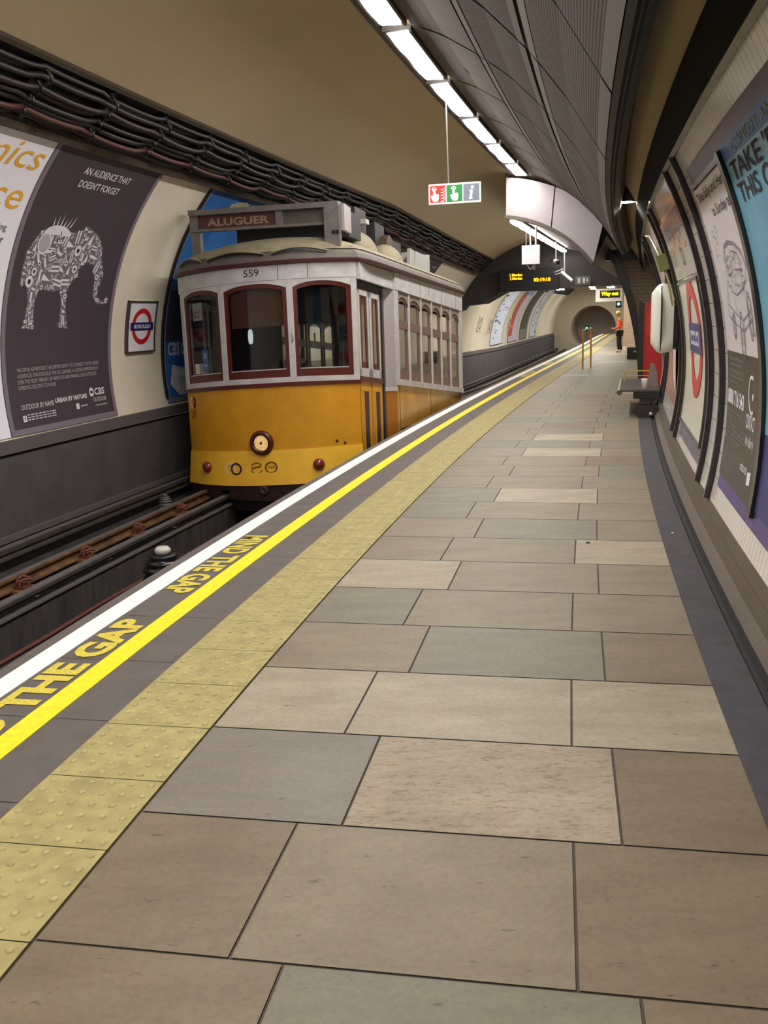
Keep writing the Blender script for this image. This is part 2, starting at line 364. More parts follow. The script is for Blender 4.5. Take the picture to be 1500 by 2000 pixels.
# --- hung ceiling canopy on the right of the vault
CP = [(.80, 3.895), (1.07, 3.79), (1.40, 3.59), (1.66, 3.40), (1.97, 3.10), (2.22, 2.79), (2.48, 2.38)]
def cpz(d):
    for i in range(len(CP) - 1):
        if d <= CP[i + 1][0]:
            k = (d - CP[i][0]) / (CP[i + 1][0] - CP[i][0]); return CP[i][1] + k * (CP[i + 1][1] - CP[i][1])
    return CP[-1][1]
CE = 18.7
M_pan = mat('panel_plain', (106, 97, 91), .75, var=.1, scale=3, spec=.15); M_lip = mat('panel_lip', (96, 87, 80), .7, spec=.2)
M_perf = perf_mat('panel_perforated', (96, 84, 75), (16, 12, 10), .024)
M_blk = mat('canopy_void', (16, 13, 12), .9)
g = MB(); sweep(g, lambda s: [W(s, .44, 3.97), W(s, .50, 3.93), W(s, .80, 3.93)] + [W(s, d - .02, z + .035) for d, z in CP[1:]] + [W(s, 2.52, 2.40), W(s, 2.54, 2.395), W(s, 2.60, 2.455), W(s, 2.70, 2.9)], S0, CE, .5)
sweep(g, lambda s: [W(s, 2.48, 2.38), W(s, 2.515, 2.392)], S0, CE, mi=1); sweep(g, lambda s: [W(s, 2.53, 2.388), W(s, 2.60, 2.450), W(s, 2.70, 2.9)], S0, CE, mi=2)
sweep(g, lambda s: [W(s, .42, 3.965), W(s, .47, 3.90), W(s, .53, 3.905)], S0, CE, mi=2)
struct('trim_4', g, [M_blk, M_lip, mat('canopy_side', (64, 56, 49), .6, var=.3, scale=10)], 'frame of the hung ceiling canopy over the platform', 'ceiling frame')
ORD = ('first', 'second', 'third', 'fourth', 'fifth', 'sixth', 'seventh', 'eighth', 'ninth', 'tenth', 'eleventh', 'twelfth')
def strip_panel(s, da, db, n):
    ds = [da + (db - da) * i / n for i in range(n + 1)]; return ds
for kb in range(-2, 10):
    a = 9.15 - 2.0 * 4 + 2.0 * (kb) + .025; b = min(a + 1.945, CE - .01)
    if a < S0 or b - a < .3: continue
    for nm, da, db, mt, grp, lb in (('plain', .82, 1.385, M_pan, 'plain ceiling panels beside the strip lights', 'plain grey ceiling panel beside the strip lights'),
                                ('in', 1.405, 1.955, M_perf, 'inner perforated ceiling panels', 'perforated ceiling panel in the middle of the canopy'),
                                ('out', 1.985, 2.475, M_perf, 'outer perforated ceiling panels', 'perforated ceiling panel at the outer edge of the canopy')):
        lb = lb + ', %s row from the step' % ORD[max(0, 9 - kb)]; mb = MB(); rows = []; uvs = []
        ds = strip_panel(a, da, db, 6)
        for s in srange(a, b, .5):
            L = 0; r = []; u = []
            for i, d in enumerate(ds):
                if i: L += math.hypot(d - ds[i - 1], cpz(d) - cpz(ds[i - 1]))
                r.append(W(s, d, cpz(d))); u.append((s, L))
            rows.append(r); uvs.append(u)
        if mt is M_perf:   # solid margins, perforated field
            mb.grid(rows, 0, uvs); m2 = MB()
            t = thing('ceiling_panel', lb, 'ceiling panel', W((a + b) / 2, (da + db) / 2, cpz((da + db) / 2)), grp); obj('perforated_sheet', mb, mt, t)
            e = MB()
            for x0, x1 in ((da, da + .05), (db - .05, db)): e.grid([[W(s, x0, cpz(x0) - .004), W(s, x1, cpz(x1) - .004)] for s in srange(a, b, .5)], 0)
            obj('edge_rail', e, M_lip, t)
        else:
            t = thing('ceiling_panel', lb + (', slotted' if kb % 2 == 0 else ''), 'ceiling panel', W((a + b) / 2, (da + db) / 2, cpz((da + db) / 2)), grp)
            mb.grid(rows, 0, uvs); obj('sheet', mb, mt, t)
            if kb % 2 == 0:
                e = MB(); sc = a + 1.25
                e.add([W(sc - .14 + .28 * i / 6 if i < 7 else sc + .14 - .28 * (i - 6) / 6, 1.10 + (.022 * math.sin(PI * i / 6) if i < 7 else -.022 * math.sin(PI * (i - 6) / 6)), cpz(1.10 + (.022 * math.sin(PI * i / 6) if i < 7 else -.022 * math.sin(PI * (i - 6) / 6))) - .004) for i in range(12)], [list(range(12))])
                obj('slot', e, M_blk, t)
# strip lights along the canopy edge
M_light = emis('strip_diffuser', (255, 250, 244), STRIP); M_frame = mat('light_frame', (60, 54, 50), .5)
for kb in range(-2, 10):
    a = 1.15 + 2.0 * kb
    if a + .1 > CE - .4 or a < S0: continue
    b = min(a + 1.9, CE - .05)
    t = thing('ceiling_light', 'white strip light in the canopy edge, %s one back from the step in the vault' % ORD[max(0, 8 - kb)], 'ceiling light', W((a + b) / 2, .67, 3.90), 'strip lights along the canopy over the platform')
    f = MB(); f.sbox(a + .08, b, .535, .565, 3.875, 3.92); f.sbox(a + .08, b, .775, .80, 3.855, 3.91); f.sbox(a + .06, a + .1, .54, .80, 3.87, 3.92); obj('frame', f, M_frame, t)
    mid = (a + b) / 2 + .05
    for x0, x1 in ((a + .13, mid), (mid + .02, b - .03)):
        m = MB(); rows = []
        for i in range(9):
            q = i / 8; s = x0 + (x1 - x0) * q; ww = .085 + .02 * math.sin(PI * q)
            rows.append([W(s, .67 - ww, 3.895), W(s, .67 - ww, 3.868), W(s, .67 + ww, 3.858), W(s, .67 + ww, 3.885)])
        m.grid(rows, 0, closed=True); obj('diffuser', m, M_light, t)

# --- step down of the vault: crescent-shaped bulkhead and the lower canopy behind it
def lowp(a, R=2.33): return (0.109 + R * math.cos(math.radians(a)), 0.884 + R * math.sin(math.radians(a)))
M_bulk = mat('bulkhead_panel', (160, 152, 154), .5, var=.06, scale=2)
for a0, a1 in ((83.6, 62.3), (61.7, 37.0)):
    m = MB(); n = 14; r0 = []; r1 = []
    for i in range(n + 1):
        a = a0 + (a1 - a0) * i / n
        pt = lowp(a); ta = math.radians(84.8 - (83.6 - a) / 46.6 * 38.0)
        r0.append(W(CE, pt[0], pt[1])); r1.append(W(CE, .109 + 2.99 * math.cos(ta), .884 + 2.99 * math.sin(ta)))
    m.grid([r0, r1], 0); m.grid([[p + Vector((0, .02, 0)) for p in r0], [p + Vector((0, .02, 0)) for p in r1]], 0)
    o = struct('wall_bulkhead', m, M_bulk, 'pale crescent panel where the vault steps down, ' + ('left half' if a0 > 70 else 'right half'), 'bulkhead')
g = MB(); LE = 29.0
sweep(g, lambda s: [W(s, lowp(83.6)[0], 3.95), W(s, lowp(83.6)[0], lowp(83.6)[1])] + [W(s, *lowp(a)) for a in range(82, 35, -3)] + [W(s, 2.2, 2.75)], CE, LE, .6, smooth=False)
g.grid([[W(CE - .01, *lowp(84 - 47 * i / 14, 2.33)) for i in range(15)], [W(CE - .01, *lowp(84 - 47 * i / 14, 2.27)) for i in range(15)]], 1)
g.grid([[W(CE - .01, *lowp(84 - 47 * i / 14, 2.27)) for i in range(15)], [W(CE + .4, *lowp(84 - 47 * i / 14, 2.27)) for i in range(15)]], 1)
struct('ceiling', g, [mat('low_soffit', (104, 94, 88), .35, var=.2, scale=4), M_lip], 'lower metal vault lining beyond the step down', 'ceiling')
# strips under the low vault
M_light2 = emis('strip_diffuser_low', (255, 250, 244), STRIP_LOW)
for i in range(9):
    a = 18.95 + i * 1.12
    t = thing('ceiling_light', 'white strip light under the lower vault, %s one beyond the step' % ORD[i], 'ceiling light', W(a + .5, .46, 3.12), 'strip lights under the lower vault')
    f = MB(); f.sbox(a, a + 1.08, .37, .56, 3.13, 3.17); obj('frame', f, M_frame, t)
    m = MB(); rows = []
    for j in range(7):
        q = j / 6; s = a + .04 + 1.0 * q; ww = .055 + .012 * math.sin(PI * q); rows.append([W(s, .46 - ww, 3.13), W(s, .46 - ww, 3.09), W(s, .46 + ww, 3.09), W(s, .46 + ww, 3.13)])
    m.grid(rows, 0, closed=True); obj('diffuser', m, M_light2, t)

# --- dark downstand across the vault with the train indicators
M_dk = mat('downstand_dark', (58, 51, 50), .6, var=.2, scale=1.5)
g = MB(); B0 = 29.3
def down_poly(s):
    c, z, R = shell(s); p = []
    for a in range(160, 28, -4): p.append((c + (R - .005) * math.cos(math.radians(a)), z + (R - .005) * math.sin(math.radians(a))))
    p += [(2.3, 2.12), (1.4, 2.125), (0, 2.12), (-1.42, 2.06), (-2.05, 1.73), (-2.68, 1.68)]
    return p
g.prism(lambda x, y, k: W(B0 + k, x, y), down_poly(B0), 0, 1.4)
struct('ceiling', g, M_dk, 'dark downstand across the vault carrying the train indicators', 'downstand')
# --- black arch trim and brick wall on the right
AR = [(1.30, 3.12), (1.60, 2.97), (1.84, 2.80), (2.09, 2.59), (2.27, 2.33), (2.41, 2.02), (2.54, 1.66), (2.62, 1.35), (2.70, 1.0), (2.76, .63), (2.80, .3), (2.82, 0)]
g = MB(); AS = 20.8
rows = []
for i, (d, z) in enumerate(AR):
    rows.append([W(AS, d - .05, z), W(AS - .06, d - .02, z), W(AS - .06, d + .09, z + .03), W(AS + .35, d + .09, z + .03), W(AS + .35, d - .05, z)])
g.grid(rows, 0, closed=True)
struct('trim_5', g, mat('arch_black', (30, 26, 25), .3), 'black curved arch trim standing at the platform entrance on the right', 'arch trim')
M_brk = brick_mat('tile_brick', (176, 154, 136), (130, 112, 98), .15, .075, .006, .45, off=.5, var=.12)
g = MB()
def panel_wall(mb, s, d0, d1, z0, z1, mi=0, th=.25):
    mb.add([W(s, d0, z0), W(s, d1, z0), W(s, d1, z1), W(s, d0, z1)], [(0, 1, 2, 3)], mi, [(d0, z0), (d1, z0), (d1, z1), (d0, z1)])
    mb.add([W(s, d0, z0), W(s + th, d0, z0), W(s + th, d0, z1), W(s, d0, z1)], [(0, 1, 2, 3)], mi, [(0, z0), (th, z0), (th, z1), (0, z1)])
# cross wall behind the arch trim, its left edge following the trim
poly = [(d + .02, z) for d, z in AR[3:]] + [(3.45, 0), (3.45, 2.5), (2.2, 2.48)]
ys = 21.3
g.add([W(ys, d, z) for d, z in poly], [list(range(len(poly)))], 0, [(d, z) for d, z in poly])
struct('wall_cross', g, M_brk, 'cross wall of brick-shaped tiles behind the black arch trim', 'wall')
g = MB(); g.sbox(21.1, 21.5, 2.05, 3.4, 2.42, 2.62, n=1); struct('trim_6', g, mat('arch_black', (30, 26, 25), .3), 'black beam over the tiled cross wall', 'beam')
g = MB(); panel_wall(g, 35.2, 1.93, 3.3, .12, 2.2, 0, 1.5); struct('wall_stub', g, M_brk, 'tiled wall end beside the standing person', 'wall')
g = MB(); g.sbox(35.12, 36.7, 1.9, 3.3, 0.0, .12, n=1); struct('baseboard_stub', g, mat('stub_base', (190, 182, 172), .6), 'pale plinth under the tiled wall end', 'plinth')
# right wall and floor continue past the cross wall
g = MB(); sweep(g, arc(-12, 60, 0, 10), 21.6, S1, 1.0, smooth=True); struct('wall_right', g, M_cream, 'far continuation of the right wall beyond the arch', 'wall')
g = MB(); sweep(g, lambda s: [W(s, 3.19, -.05), W(s, 3.19, 2.3)], 15.5, 21.4, 1.0); struct('wall_right', g, M_tile, 'tiled wall behind the bench and the red cabinet', 'wall')
# far end wall with the running tunnel mouth
g = MB(); c, zc, R = shell(S1); n = 48; cx, cz, rr = -.58, .36, 1.34
out = [(c + 3.06 * math.cos(2 * PI * i / n), zc + 3.06 * math.sin(2 * PI * i / n)) for i in range(n)]; inn = [(cx + rr * math.cos(2 * PI * i / n), cz + rr * math.sin(2 * PI * i / n)) for i in range(n)]
g.grid([[W(S1, *p) for p in out], [W(S1, *p) for p in inn]], 0, closed=True)
g.grid([[W(S1, *p) for p in inn], [W(S1 + 4, p[0], p[1]) for p in inn]], 1, closed=True)
g.add([W(S1 + 4, p[0], p[1]) for p in inn], [list(range(n))], 1)  # end cap added close in so the mouth reads pale
struct('wall_end', g, [mat('end_plaster', (176, 166, 146), .7, var=.1, scale=1), mat('tunnel_lining_haze', (196, 184, 174), .9)], 'end wall with the round running tunnel mouth', 'wall')  # pale lining colour stands in for haze in the tunnel mouth
for d, z, s, c, rr_, lb in ((-.85, .40, 58.5, (40, 240, 190), .05, 'small green signal glowing low in the tunnel mouth'), (1.42, 1.66, 45.0, (90, 210, 240), .06, 'blue-white signal glowing high beside the far exit sign')):
    t = thing('signal_lamp', lb, 'signal', W(s, d, z)); T = frame(s, d, z)
    m = MB(); m.box(T, -.12, .12, 0, .12, -.16, .16); obj('housing', m, M_blk, t)
    m = MB(); m.cyl(T @ Vector((0, -.06, 0)), T @ Vector((0, .0, 0)), rr_); obj('lens', m, emis('sig%d' % int(s), c, 6), t)
    m = MB(); m.cyl(T @ Vector((0, .06, -.16)), T @ Vector((0, .06, -.95 if z < 1 else .9)), .02); obj('post', m, M_frame, t)
# far ceiling lights
M_far = emis('far_lamp', (255, 250, 240), FARL)
for i, (s, d) in enumerate(((33.5, -.6), (33.5, 1.2), (37.5, -.85), (38.6, -.6), (38.0, 1.35), (43, 0.1), (48, 0.0), (53, -.2), (57, -.4))):
    z = 2.24 if i in (2, 3, 4) else 2.6
    T = frame(s, d, z); t = thing('ceiling_light', 'white ceiling light in the far tunnel, %s one counted beyond the dark downstand' % ORD[i], 'ceiling light', T, 'far ceiling lights')
    L = .30 if i in (2, 3, 4) else .6
    m = MB(); m.box(T, -.16, .16, -L, L, .03, .07); obj('frame', m, M_frame, t)
    m = MB(); m.box(T, -.13, .13, -L + .02, L - .02, 0, .03); obj('diffuser', m, M_far, t)
    m = MB(); m.cyl(T @ Vector((0, 0, .07)), T @ Vector((0, 0, .5)), .015); obj('drop_rod', m, M_frame, t)

# =================================================================== TRACK
def tz(s): return 0.0 if s < 14 else -.28 * min(1, (s - 14) / 17)
M_bed = mat('track_slab', (62, 58, 58), .85, var=.4, scale=5, c2=(38, 34, 34), bump=.3)
g = MB(); sweep(g, lambda s: [W(s, -2.97, -.72 + tz(s)), W(s, -1.90, -.72 + tz(s))], S0, S1, 1.0); sweep(g, lambda s: [W(s, -1.90, -.72 + tz(s)), W(s, -1.92, -1.02 + tz(s))], S0, S1, 1.0, 1)
sweep(g, lambda s: [W(s, -1.92, -1.02 + tz(s)), W(s, -1.12, -1.02 + tz(s))], S0, S1, 1.0, 2); sweep(g, lambda s: [W(s, -1.12, -1.02 + tz(s)), W(s, -1.12, -.74 + tz(s)), W(s, .14, -.74 + tz(s))], S0, S1, 1.0, 0)
struct('floor_track', g, [M_bed, mat('pit_side', (76, 70, 66), .85, var=.4, scale=3, c2=(44, 40, 38), stretch=(2, 2, .5)), mat('pit_floor', (58, 42, 36), .9, var=.5, scale=6, c2=(34, 28, 26))], 'concrete track slab and drainage pit', 'track bed')
def rail(name, d, ztop, mats, label, hw=.035, hh=.03, foot=.07, web=.012, H=.13, cat='rail', a=S0, b=S1, group=None, parts=None):
    mb = MB(); P = [(-foot, -H), (foot, -H), (foot, -H + .015), (web, -H + .03), (web, -hh), (hw, -hh + .005), (hw, -.006), (hw - .008, 0), (-hw + .008, 0), (-hw, -.006), (-hw, -hh + .005), (-web, -hh), (-web, -H + .03), (-foot, -H + .015)]
    rows = [[W(s, d + x, ztop + z + tz(s)) for x, z in P] for s in srange(a, b, 1.0)]
    mb.grid(rows, 0, closed=True); mb.add(rows[0], [list(range(14))]); mb.add(rows[-1], [list(range(14))[::-1]])
    # shiny running surface
    mb.grid([[W(s, d - hw + .008, ztop + .0015 + tz(s)), W(s, d + hw - .008, ztop + .0015 + tz(s))] for s in srange(a, b, 1.0)], 1)
    return tag(obj(name, mb, mats), label, cat)
M_rust = mat('rail_rust', (112, 78, 44), .75, var=.35, scale=8, c2=(64, 44, 30)); M_run = mat('rail_head', (150, 142, 134), .3, metal=.6, var=.2, scale=10)
M_dirt = mat('rail_dirty', (66, 60, 56), .6, var=.3, scale=8); M_cond = mat('conductor_grey', (122, 118, 116), .4, metal=.3, var=.25, scale=6)
rail('running_rail', -2.27, -.58, [M_rust, M_cond], 'rusty running rail with brown clips nearer the posters', hw=.036, H=.112, foot=.052)
rail('running_rail', -.84, -.58, [M_dirt, M_run], 'dark running rail tucked under the platform edge', hw=.036, H=.14, foot=.075)
rail('conductor_rail', -2.74, -.50, [M_dirt, M_cond], 'grey conductor rail along the foot of the far wall', hw=.045, H=.10, foot=.06, hh=.05)
rail('conductor_rail', -1.95, -.615, [M_dirt, M_cond], 'grey rail lying along the edge of the track pit', hw=.045, H=.06, foot=.03, hh=.04)
g = MB(); sweep(g, lambda s: [W(s, -1.905, -.716 + tz(s)), W(s, -1.885, -.716 + tz(s)), W(s, -1.885, -.74 + tz(s))], S0, S1, 1.0); struct('trim_15', g, mat('pit_nosing', (104, 98, 94), .8), 'pale nosing along the track pit', 'nosing')  # paler strip along the top edge of the pit side
g = MB(); g.tube([W(s, -1.84 + .01 * math.sin(s * 3), -1.0 + tz(s)) for s in srange(S0, 56, .8)], .018, 6)
tag(obj('track_cable', g, mat('cable_red', (96, 50, 40), .7)), 'thin reddish cable along the bottom of the track pit', 'cable')
# rail clips
M_clip = mat('clip_rust', (150, 92, 46), .8, var=.4, scale=30, c2=(90, 50, 30)); M_bolt = mat('clip_spring', (112, 58, 50), .6, var=.3, scale=30)
def make_clip(s):
    T = frame(s, -2.27, -.72); t = thing('rail_clip', 'rust-brown rail clip on a baseplate beside the rusty rail', 'rail clip', T, 'rail clips along the rusty rail')
    m = MB(); m.prism(lambda x, y, k: T @ Vector((x, y, k)), [(-.17, -.10), (.19, -.12), (.22, .02), (.15, .12), (-.15, .11), (-.19, 0)], 0, .028); obj('baseplate', m, M_clip, t)
    m = MB(); m.tube([T @ Vector(p) for p in ((.02, -.06, .03), (.07, -.065, .10), (.13, -.03, .115), (.14, .02, .10), (.11, .055, .105), (.05, .05, .12), (.02, .0, .10), (.04, -.02, .06))], .014, 7); obj('spring', m, M_bolt, t)
    m = MB(); m.cyl(T @ Vector((.09, 0, .02)), T @ Vector((.09, 0, .08)), .03, .026, 6, smooth=False); m.box(T, .05, .13, -.05, .05, .02, .05); obj('shoulder', m, M_bolt, t)
    return t
c0 = make_clip(5.15)
c0['label'] = 'rust-brown rail clip on the rusty rail, eighth one counted from the tram'
for i in range(1, 8): copy_tree(c0, frame(5.15 + i * .995, -2.27, -.72, random.uniform(-.06, .06)), None, 'rust-brown rail clip on the rusty rail, %s one counted from the tram' % ORD[7 - i])
# insulators
def insulator(s, d, z, label, white, sc=1.0, group=None):
    T = frame(s, d, z) @ Matrix.Scale(sc, 4); t = thing('insulator', label, 'insulator', frame(s, d, z), group)
    mB = mat('insul_black', (34, 32, 34), .25, spec=.6); mW = mat('insul_white', (214, 210, 204), .3); mG = mat('insul_grey', (92, 92, 94), .35)
    m = MB(); m.lathe(T, [(0, 0), (.13, 0), (.135, .10), (.11, .13), (.105, .14), (0, .14)], 10, smooth=False); obj('base', m, mB if white else mG, t)
    m = MB(); m.lathe(T, [(.0, .14), (.13, .145), (.12, .165), (.08, .175), (.11, .19), (.10, .205), (.07, .215), (.09, .23), (.08, .245), (0, .25)], 18); obj('sheds', m, mB if white else mG, t)
    m = MB(); m.lathe(T, [(0, .25), (.048, .25), (.05, .275), (.036, .29), (0, .292)], 14); obj('cap', m, mW if white else mG, t)
    return t
insulator(8.2, -1.45, -1.02, 'black pot insulator with a white cap standing in the track pit', True, 1.5)
insulator(10.45, -2.56, -.72, 'grey ribbed insulator beside the conductor rail in front of the tram', False, .62)
# litter
for s, d, sh, lb in ((7.35, -2.12, [(0, 0), (.02, .05), (.03, .12), (.055, .16), (.02, .15), (-.01, .10), (-.03, .06)], 'torn white paper scrap lying against the rusty rail'),
                     (8.15, -2.05, [(0, 0), (.05, .01), (.06, .05), (.02, .06)], 'small pale paper scrap on the track slab nearest the torn one'),
                     (9.5, -2.02, [(0, 0), (.04, .0), (.05, .03), (.01, .05)], 'small pale scrap on the track slab nearest the tram'),
                     (7.0, -2.05, [(0, 0), (.06, .0), (.07, .02), (.01, .04)], 'small pale scrap on the track slab at the left picture edge')):
    m = MB(); T = frame(s, d, -.715); m.prism(lambda x, y, k: T @ Vector((x * 1.3, y * 1.3, k + .3 * y * y)), sh, 0, .003); tag(obj('paper_scrap', m, mat('paper', (220, 216, 214), .8)), lb, 'litter')
m = MB(); T = frame(6.3, 2.40, .001); m.lathe(T, [(0, 0), (.014, 0), (.012, .004), (0, .005)], 8); tag(obj('chewing_gum', m, M_blk), 'small black spot of litter on the tan slabs', 'litter')
m = MB(); T = frame(6.6, 2.93, .002); m.lathe(T, [(0, 0), (.011, 0), (.009, .006), (0, .008)], 8); tag(obj('bottle_cap', m, mat('cap_pink', (230, 200, 200), .4)), 'small pink bottle top on the dark skirting strip', 'litter')

# =================================================================== PLATFORM MARKINGS
def strip(name, d0, d1, m, label, cat, a=S0, b=S1 - .4, z=.003):
    mb = MB(); mb.sbox(a, b, d0, d1, 0, z); return tag(obj(name, mb, m), label, cat)
M_wl = mat('paint_white', (240, 238, 232), .6, var=.05, scale=20); M_yl = mat('paint_yellow', (250, 226, 20), .6, var=.06, scale=30, c2=(232, 204, 20))
strip('edge_line', .0, D_TL * 0 + .118, M_wl, 'broad white line along the platform edge', 'platform marking')
strip('safety_line', .325, .432, M_yl, 'yellow safety line between the white line and the tactile strip', 'platform marking')
M_tac = mat('tactile_buff', (165, 153, 97), .7, var=.2, scale=10, c2=(142, 129, 83), bump=.2); M_dome = mat('tactile_dome', (174, 164, 110), .55, var=.2, scale=30, c2=(150, 136, 88))
tac = MB(); TP = .3955
s = 2.18 - TP * 14
while s < S1 - 1:
    tac.add([W(s + .002, D_TL + .001, .004), W(s + TP - .002, D_TL + .001, .004), W(s + TP - .002, D_TR - .003, .004), W(s + .002, D_TR - .003, .004)], [(0, 1, 2, 3)]); 
    tac.add([W(s + .002, D_TR - .003, .004), W(s + TP - .002, D_TR - .003, .004), W(s + TP - .002, D_TR - .003, -.004), W(s + .002, D_TR - .003, -.004)], [(0, 1, 2, 3)])
    if 1.2 < s < 22:
        for i in range(6):
            for j in range(6):
                T = Matrix.Translation(W(s + TP * (i + .5) / 6, D_TL + .4 * (j + .5) / 6, .004)); n = 10 if s < 7 else 6
                tac.lathe(T, [(.0125, 0), (.0105, .0035), (.006, .005), (0.0005, .0054)], n, 1)
    s += TP
tag(obj('tactile_strip', tac, [M_tac, M_dome]), 'buff tactile paving strip with raised domes beside the yellow line', 'tactile paving')
M_let = mat('letter_yellow', (214, 194, 56), .65, var=.3, scale=60, c2=(180, 164, 70))
def mind(sa, sb, d0, d1, flip, label):
    mb = MB(); put_text(mb, 'MIND THE GAP', lambda x, y, k: W(x, y, k), sa, sb, d0, d1, .003, 0, .045 if not flip else .04)
    return tag(obj('floor_lettering', mb, M_let, recalc=False), label, 'platform lettering')
mind(2.67, 4.53, .305, .14, False, 'yellow MIND THE GAP lettering nearest the camera, cut by the left picture edge')
mind(6.32, 4.98, .135, .30, True, 'yellow MIND THE GAP lettering reading the other way, in front of the tram')
mind(22.0, 24.0, .30, .135, False, 'faint yellow MIND THE GAP lettering on the far platform past the tram')
mind(28.0, 26.4, .135, .30, True, 'faintest yellow MIND THE GAP lettering, farthest along the platform edge')

# =================================================================== CABLE BAND high on the left
M_cab = [mat('cable_black', (32, 25, 25), .5, var=.2, scale=20), mat('cable_brown', (46, 33, 30), .5, var=.2, scale=20), mat('cable_grey', (38, 35, 37), .5), mat('cable_rust', (80, 42, 34), .55)]
M_brkt = mat('bracket_black', (26, 21, 21), .45)
nodes = [S0 + i * 1.0 for i in range(33)]
rack = thing('cable_rack', 'dark band of sagging cables on brackets running above the posters across the track', 'cable rack', CW(10, 129.5, .05))
for ci, (a, k, r, mi, sag) in enumerate(((133.6, .06, .028, 0, .05), (132.6, .11, .022, 3, .045), (131.6, .07, .03, 0, .05), (130.5, .10, .022, 2, .03), (129.3, .07, .028, 0, .05), (128.3, .12, .022, 1, .05), (127.2, .07, .026, 0, .03), (126.0, .05, .02, 2, .02))):
    mb = MB(); pts = []
    for s0 in nodes[:-1]:
        for j in range(6):
            q = j / 6; pts.append(CW(s0 + q, a + .35 * math.sin(s0 * 2.3 + ci), k) - Vector((0, 0, sag * 2.2 * q * (1 - q))))
    mb.tube(pts, r, 7)
    obj('cable', mb, M_cab[mi], rack, 'reddish cable' if mi == 3 else None)
def bracket(s):
    mb = MB(); rows = []
    for i in range(9):
        a = 134.4 - 9.2 * i / 8; rows.append([CW(s - .035, a, .0), CW(s + .035, a, .0), CW(s + .035, a, .045), CW(s - .035, a, .045)])
    mb.grid(rows, 0, closed=True); t = obj('bracket', mb, M_brkt, rack)
    mb = MB()
    for a in (133.0, 130.9, 128.7, 126.6):
        mb.tube([CW(s, a - .9, .03), CW(s, a - .8, .14), CW(s, a, .165), CW(s, a + .7, .14)], .016, 6)
    obj('hook', mb, M_brkt, t)
for s0 in nodes[3:]: bracket(s0)
mb = MB(); sweep(mb, lambda s: [CW(s, 124.0, -.02), CW(s, 124.0, .05), CW(s, 124.7, .055), CW(s, 124.7, .0)], S0, 29); struct('trim_7', mb, mat('trunk_brown', (58, 48, 40), .5), 'thin brown trim along the top of the cable band', 'trim')

# =================================================================== POSTERS AND SIGNS ON THE CURVED WALLS
def gw(s, a, k): return CW(s, a, k)       # angle from horizontal, k inward
def patch(mb, s0, s1, a0, a1, k, mi=0, n=14, m=4):
    n = max(2, int(abs(a1 - a0) / .7)); m = max(4, int(abs(s1 - s0) / .25))
    mb.grid([[CW(s0 + (s1 - s0) * i / m, a0 + (a1 - a0) * j / n, k) for j in range(n + 1)] for i in range(m + 1)], mi)
def sheet(mb, s0, s1, a0, a1, k=.012, mi=0, n=14):
    n = max(2, int(abs(a1 - a0) / .7))
    patch(mb, s0, s1, a0, a1, k, mi, n)
    for sa in (s0, s1): mb.grid([[CW(sa, a0 + (a1 - a0) * j / n, 0.0) for j in range(n + 1)], [CW(sa, a0 + (a1 - a0) * j / n, k) for j in range(n + 1)]], mi)
def bar(mb, s0, s1, a0, a1, k0, k1, mi=0, n=14):
    rows = []; n = max(n, int(abs(a1 - a0) / .8))
    for j in range(n + 1):
        a = a0 + (a1 - a0) * j / n; rows.append([CW(s0, a, k0), CW(s1, a, k0), CW(s1, a, k1), CW(s0, a, k1)])
    mb.grid(rows, mi, closed=True)
ink = lambda n, c: mat('ink_' + n, c, .7, spec=.2)
def poster(label, s0, s1, a0, a1, paper, border=None, bw=.05, cat='poster', k=.012, group=None):
    t = thing('wall_poster', label, cat, CW((s0 + s1) / 2, (a0 + a1) / 2, 0), group)
    m = MB(); sheet(m, s0, s1, a0, a1, k); obj('sheet', m, paper, t, recalc=False)
    if border:
        m = MB(); lo, hi = min(s0, s1), max(s0, s1); da = math.degrees(bw / 3.1) * (1 if a1 > a0 else -1)
        bar(m, lo, lo + bw, a0, a1, 0, k + .006); bar(m, hi - bw, hi, a0, a1, 0, k + .006); bar(m, lo, hi, a0, a0 + da, 0, k + .006, n=1); obj('border', m, border, t)
    return t
P_white = mat('poster_white', (243, 241, 252), .6); P_grey = mat('poster_charcoal', (72, 62, 72), .55, var=.05, scale=2); P_bord = mat('poster_border', (128, 118, 130), .6)
# white poster
t = poster('white poster with orange script lettering, cut by the left picture edge', 6.7, 8.27, 188.6, 135.4, P_white)
m = MB(); put_text(m, 'mics', gw, 7.38, 8.17, 142.6, 138.3, .016, 0, .0, .1); put_text(m, 'ice', gw, 7.62, 8.15, 149.6, 145.0, .016, 0, .0, .1); obj('lettering', m, ink('orange', (236, 176, 60)), t, recalc=False)
m = MB()
for i, wd in enumerate(('ving', 'our', 'us')): put_text(m, wd, gw, 7.95, 8.10, 153.6 + i * 2.3, 152.2 + i * 2.3, .016, 0, .0)
put_text(m, 'a', gw, 8.05, 8.10, 186, 185, .016); obj('small_lettering', m, ink('navy', (50, 44, 80)), t, recalc=False)
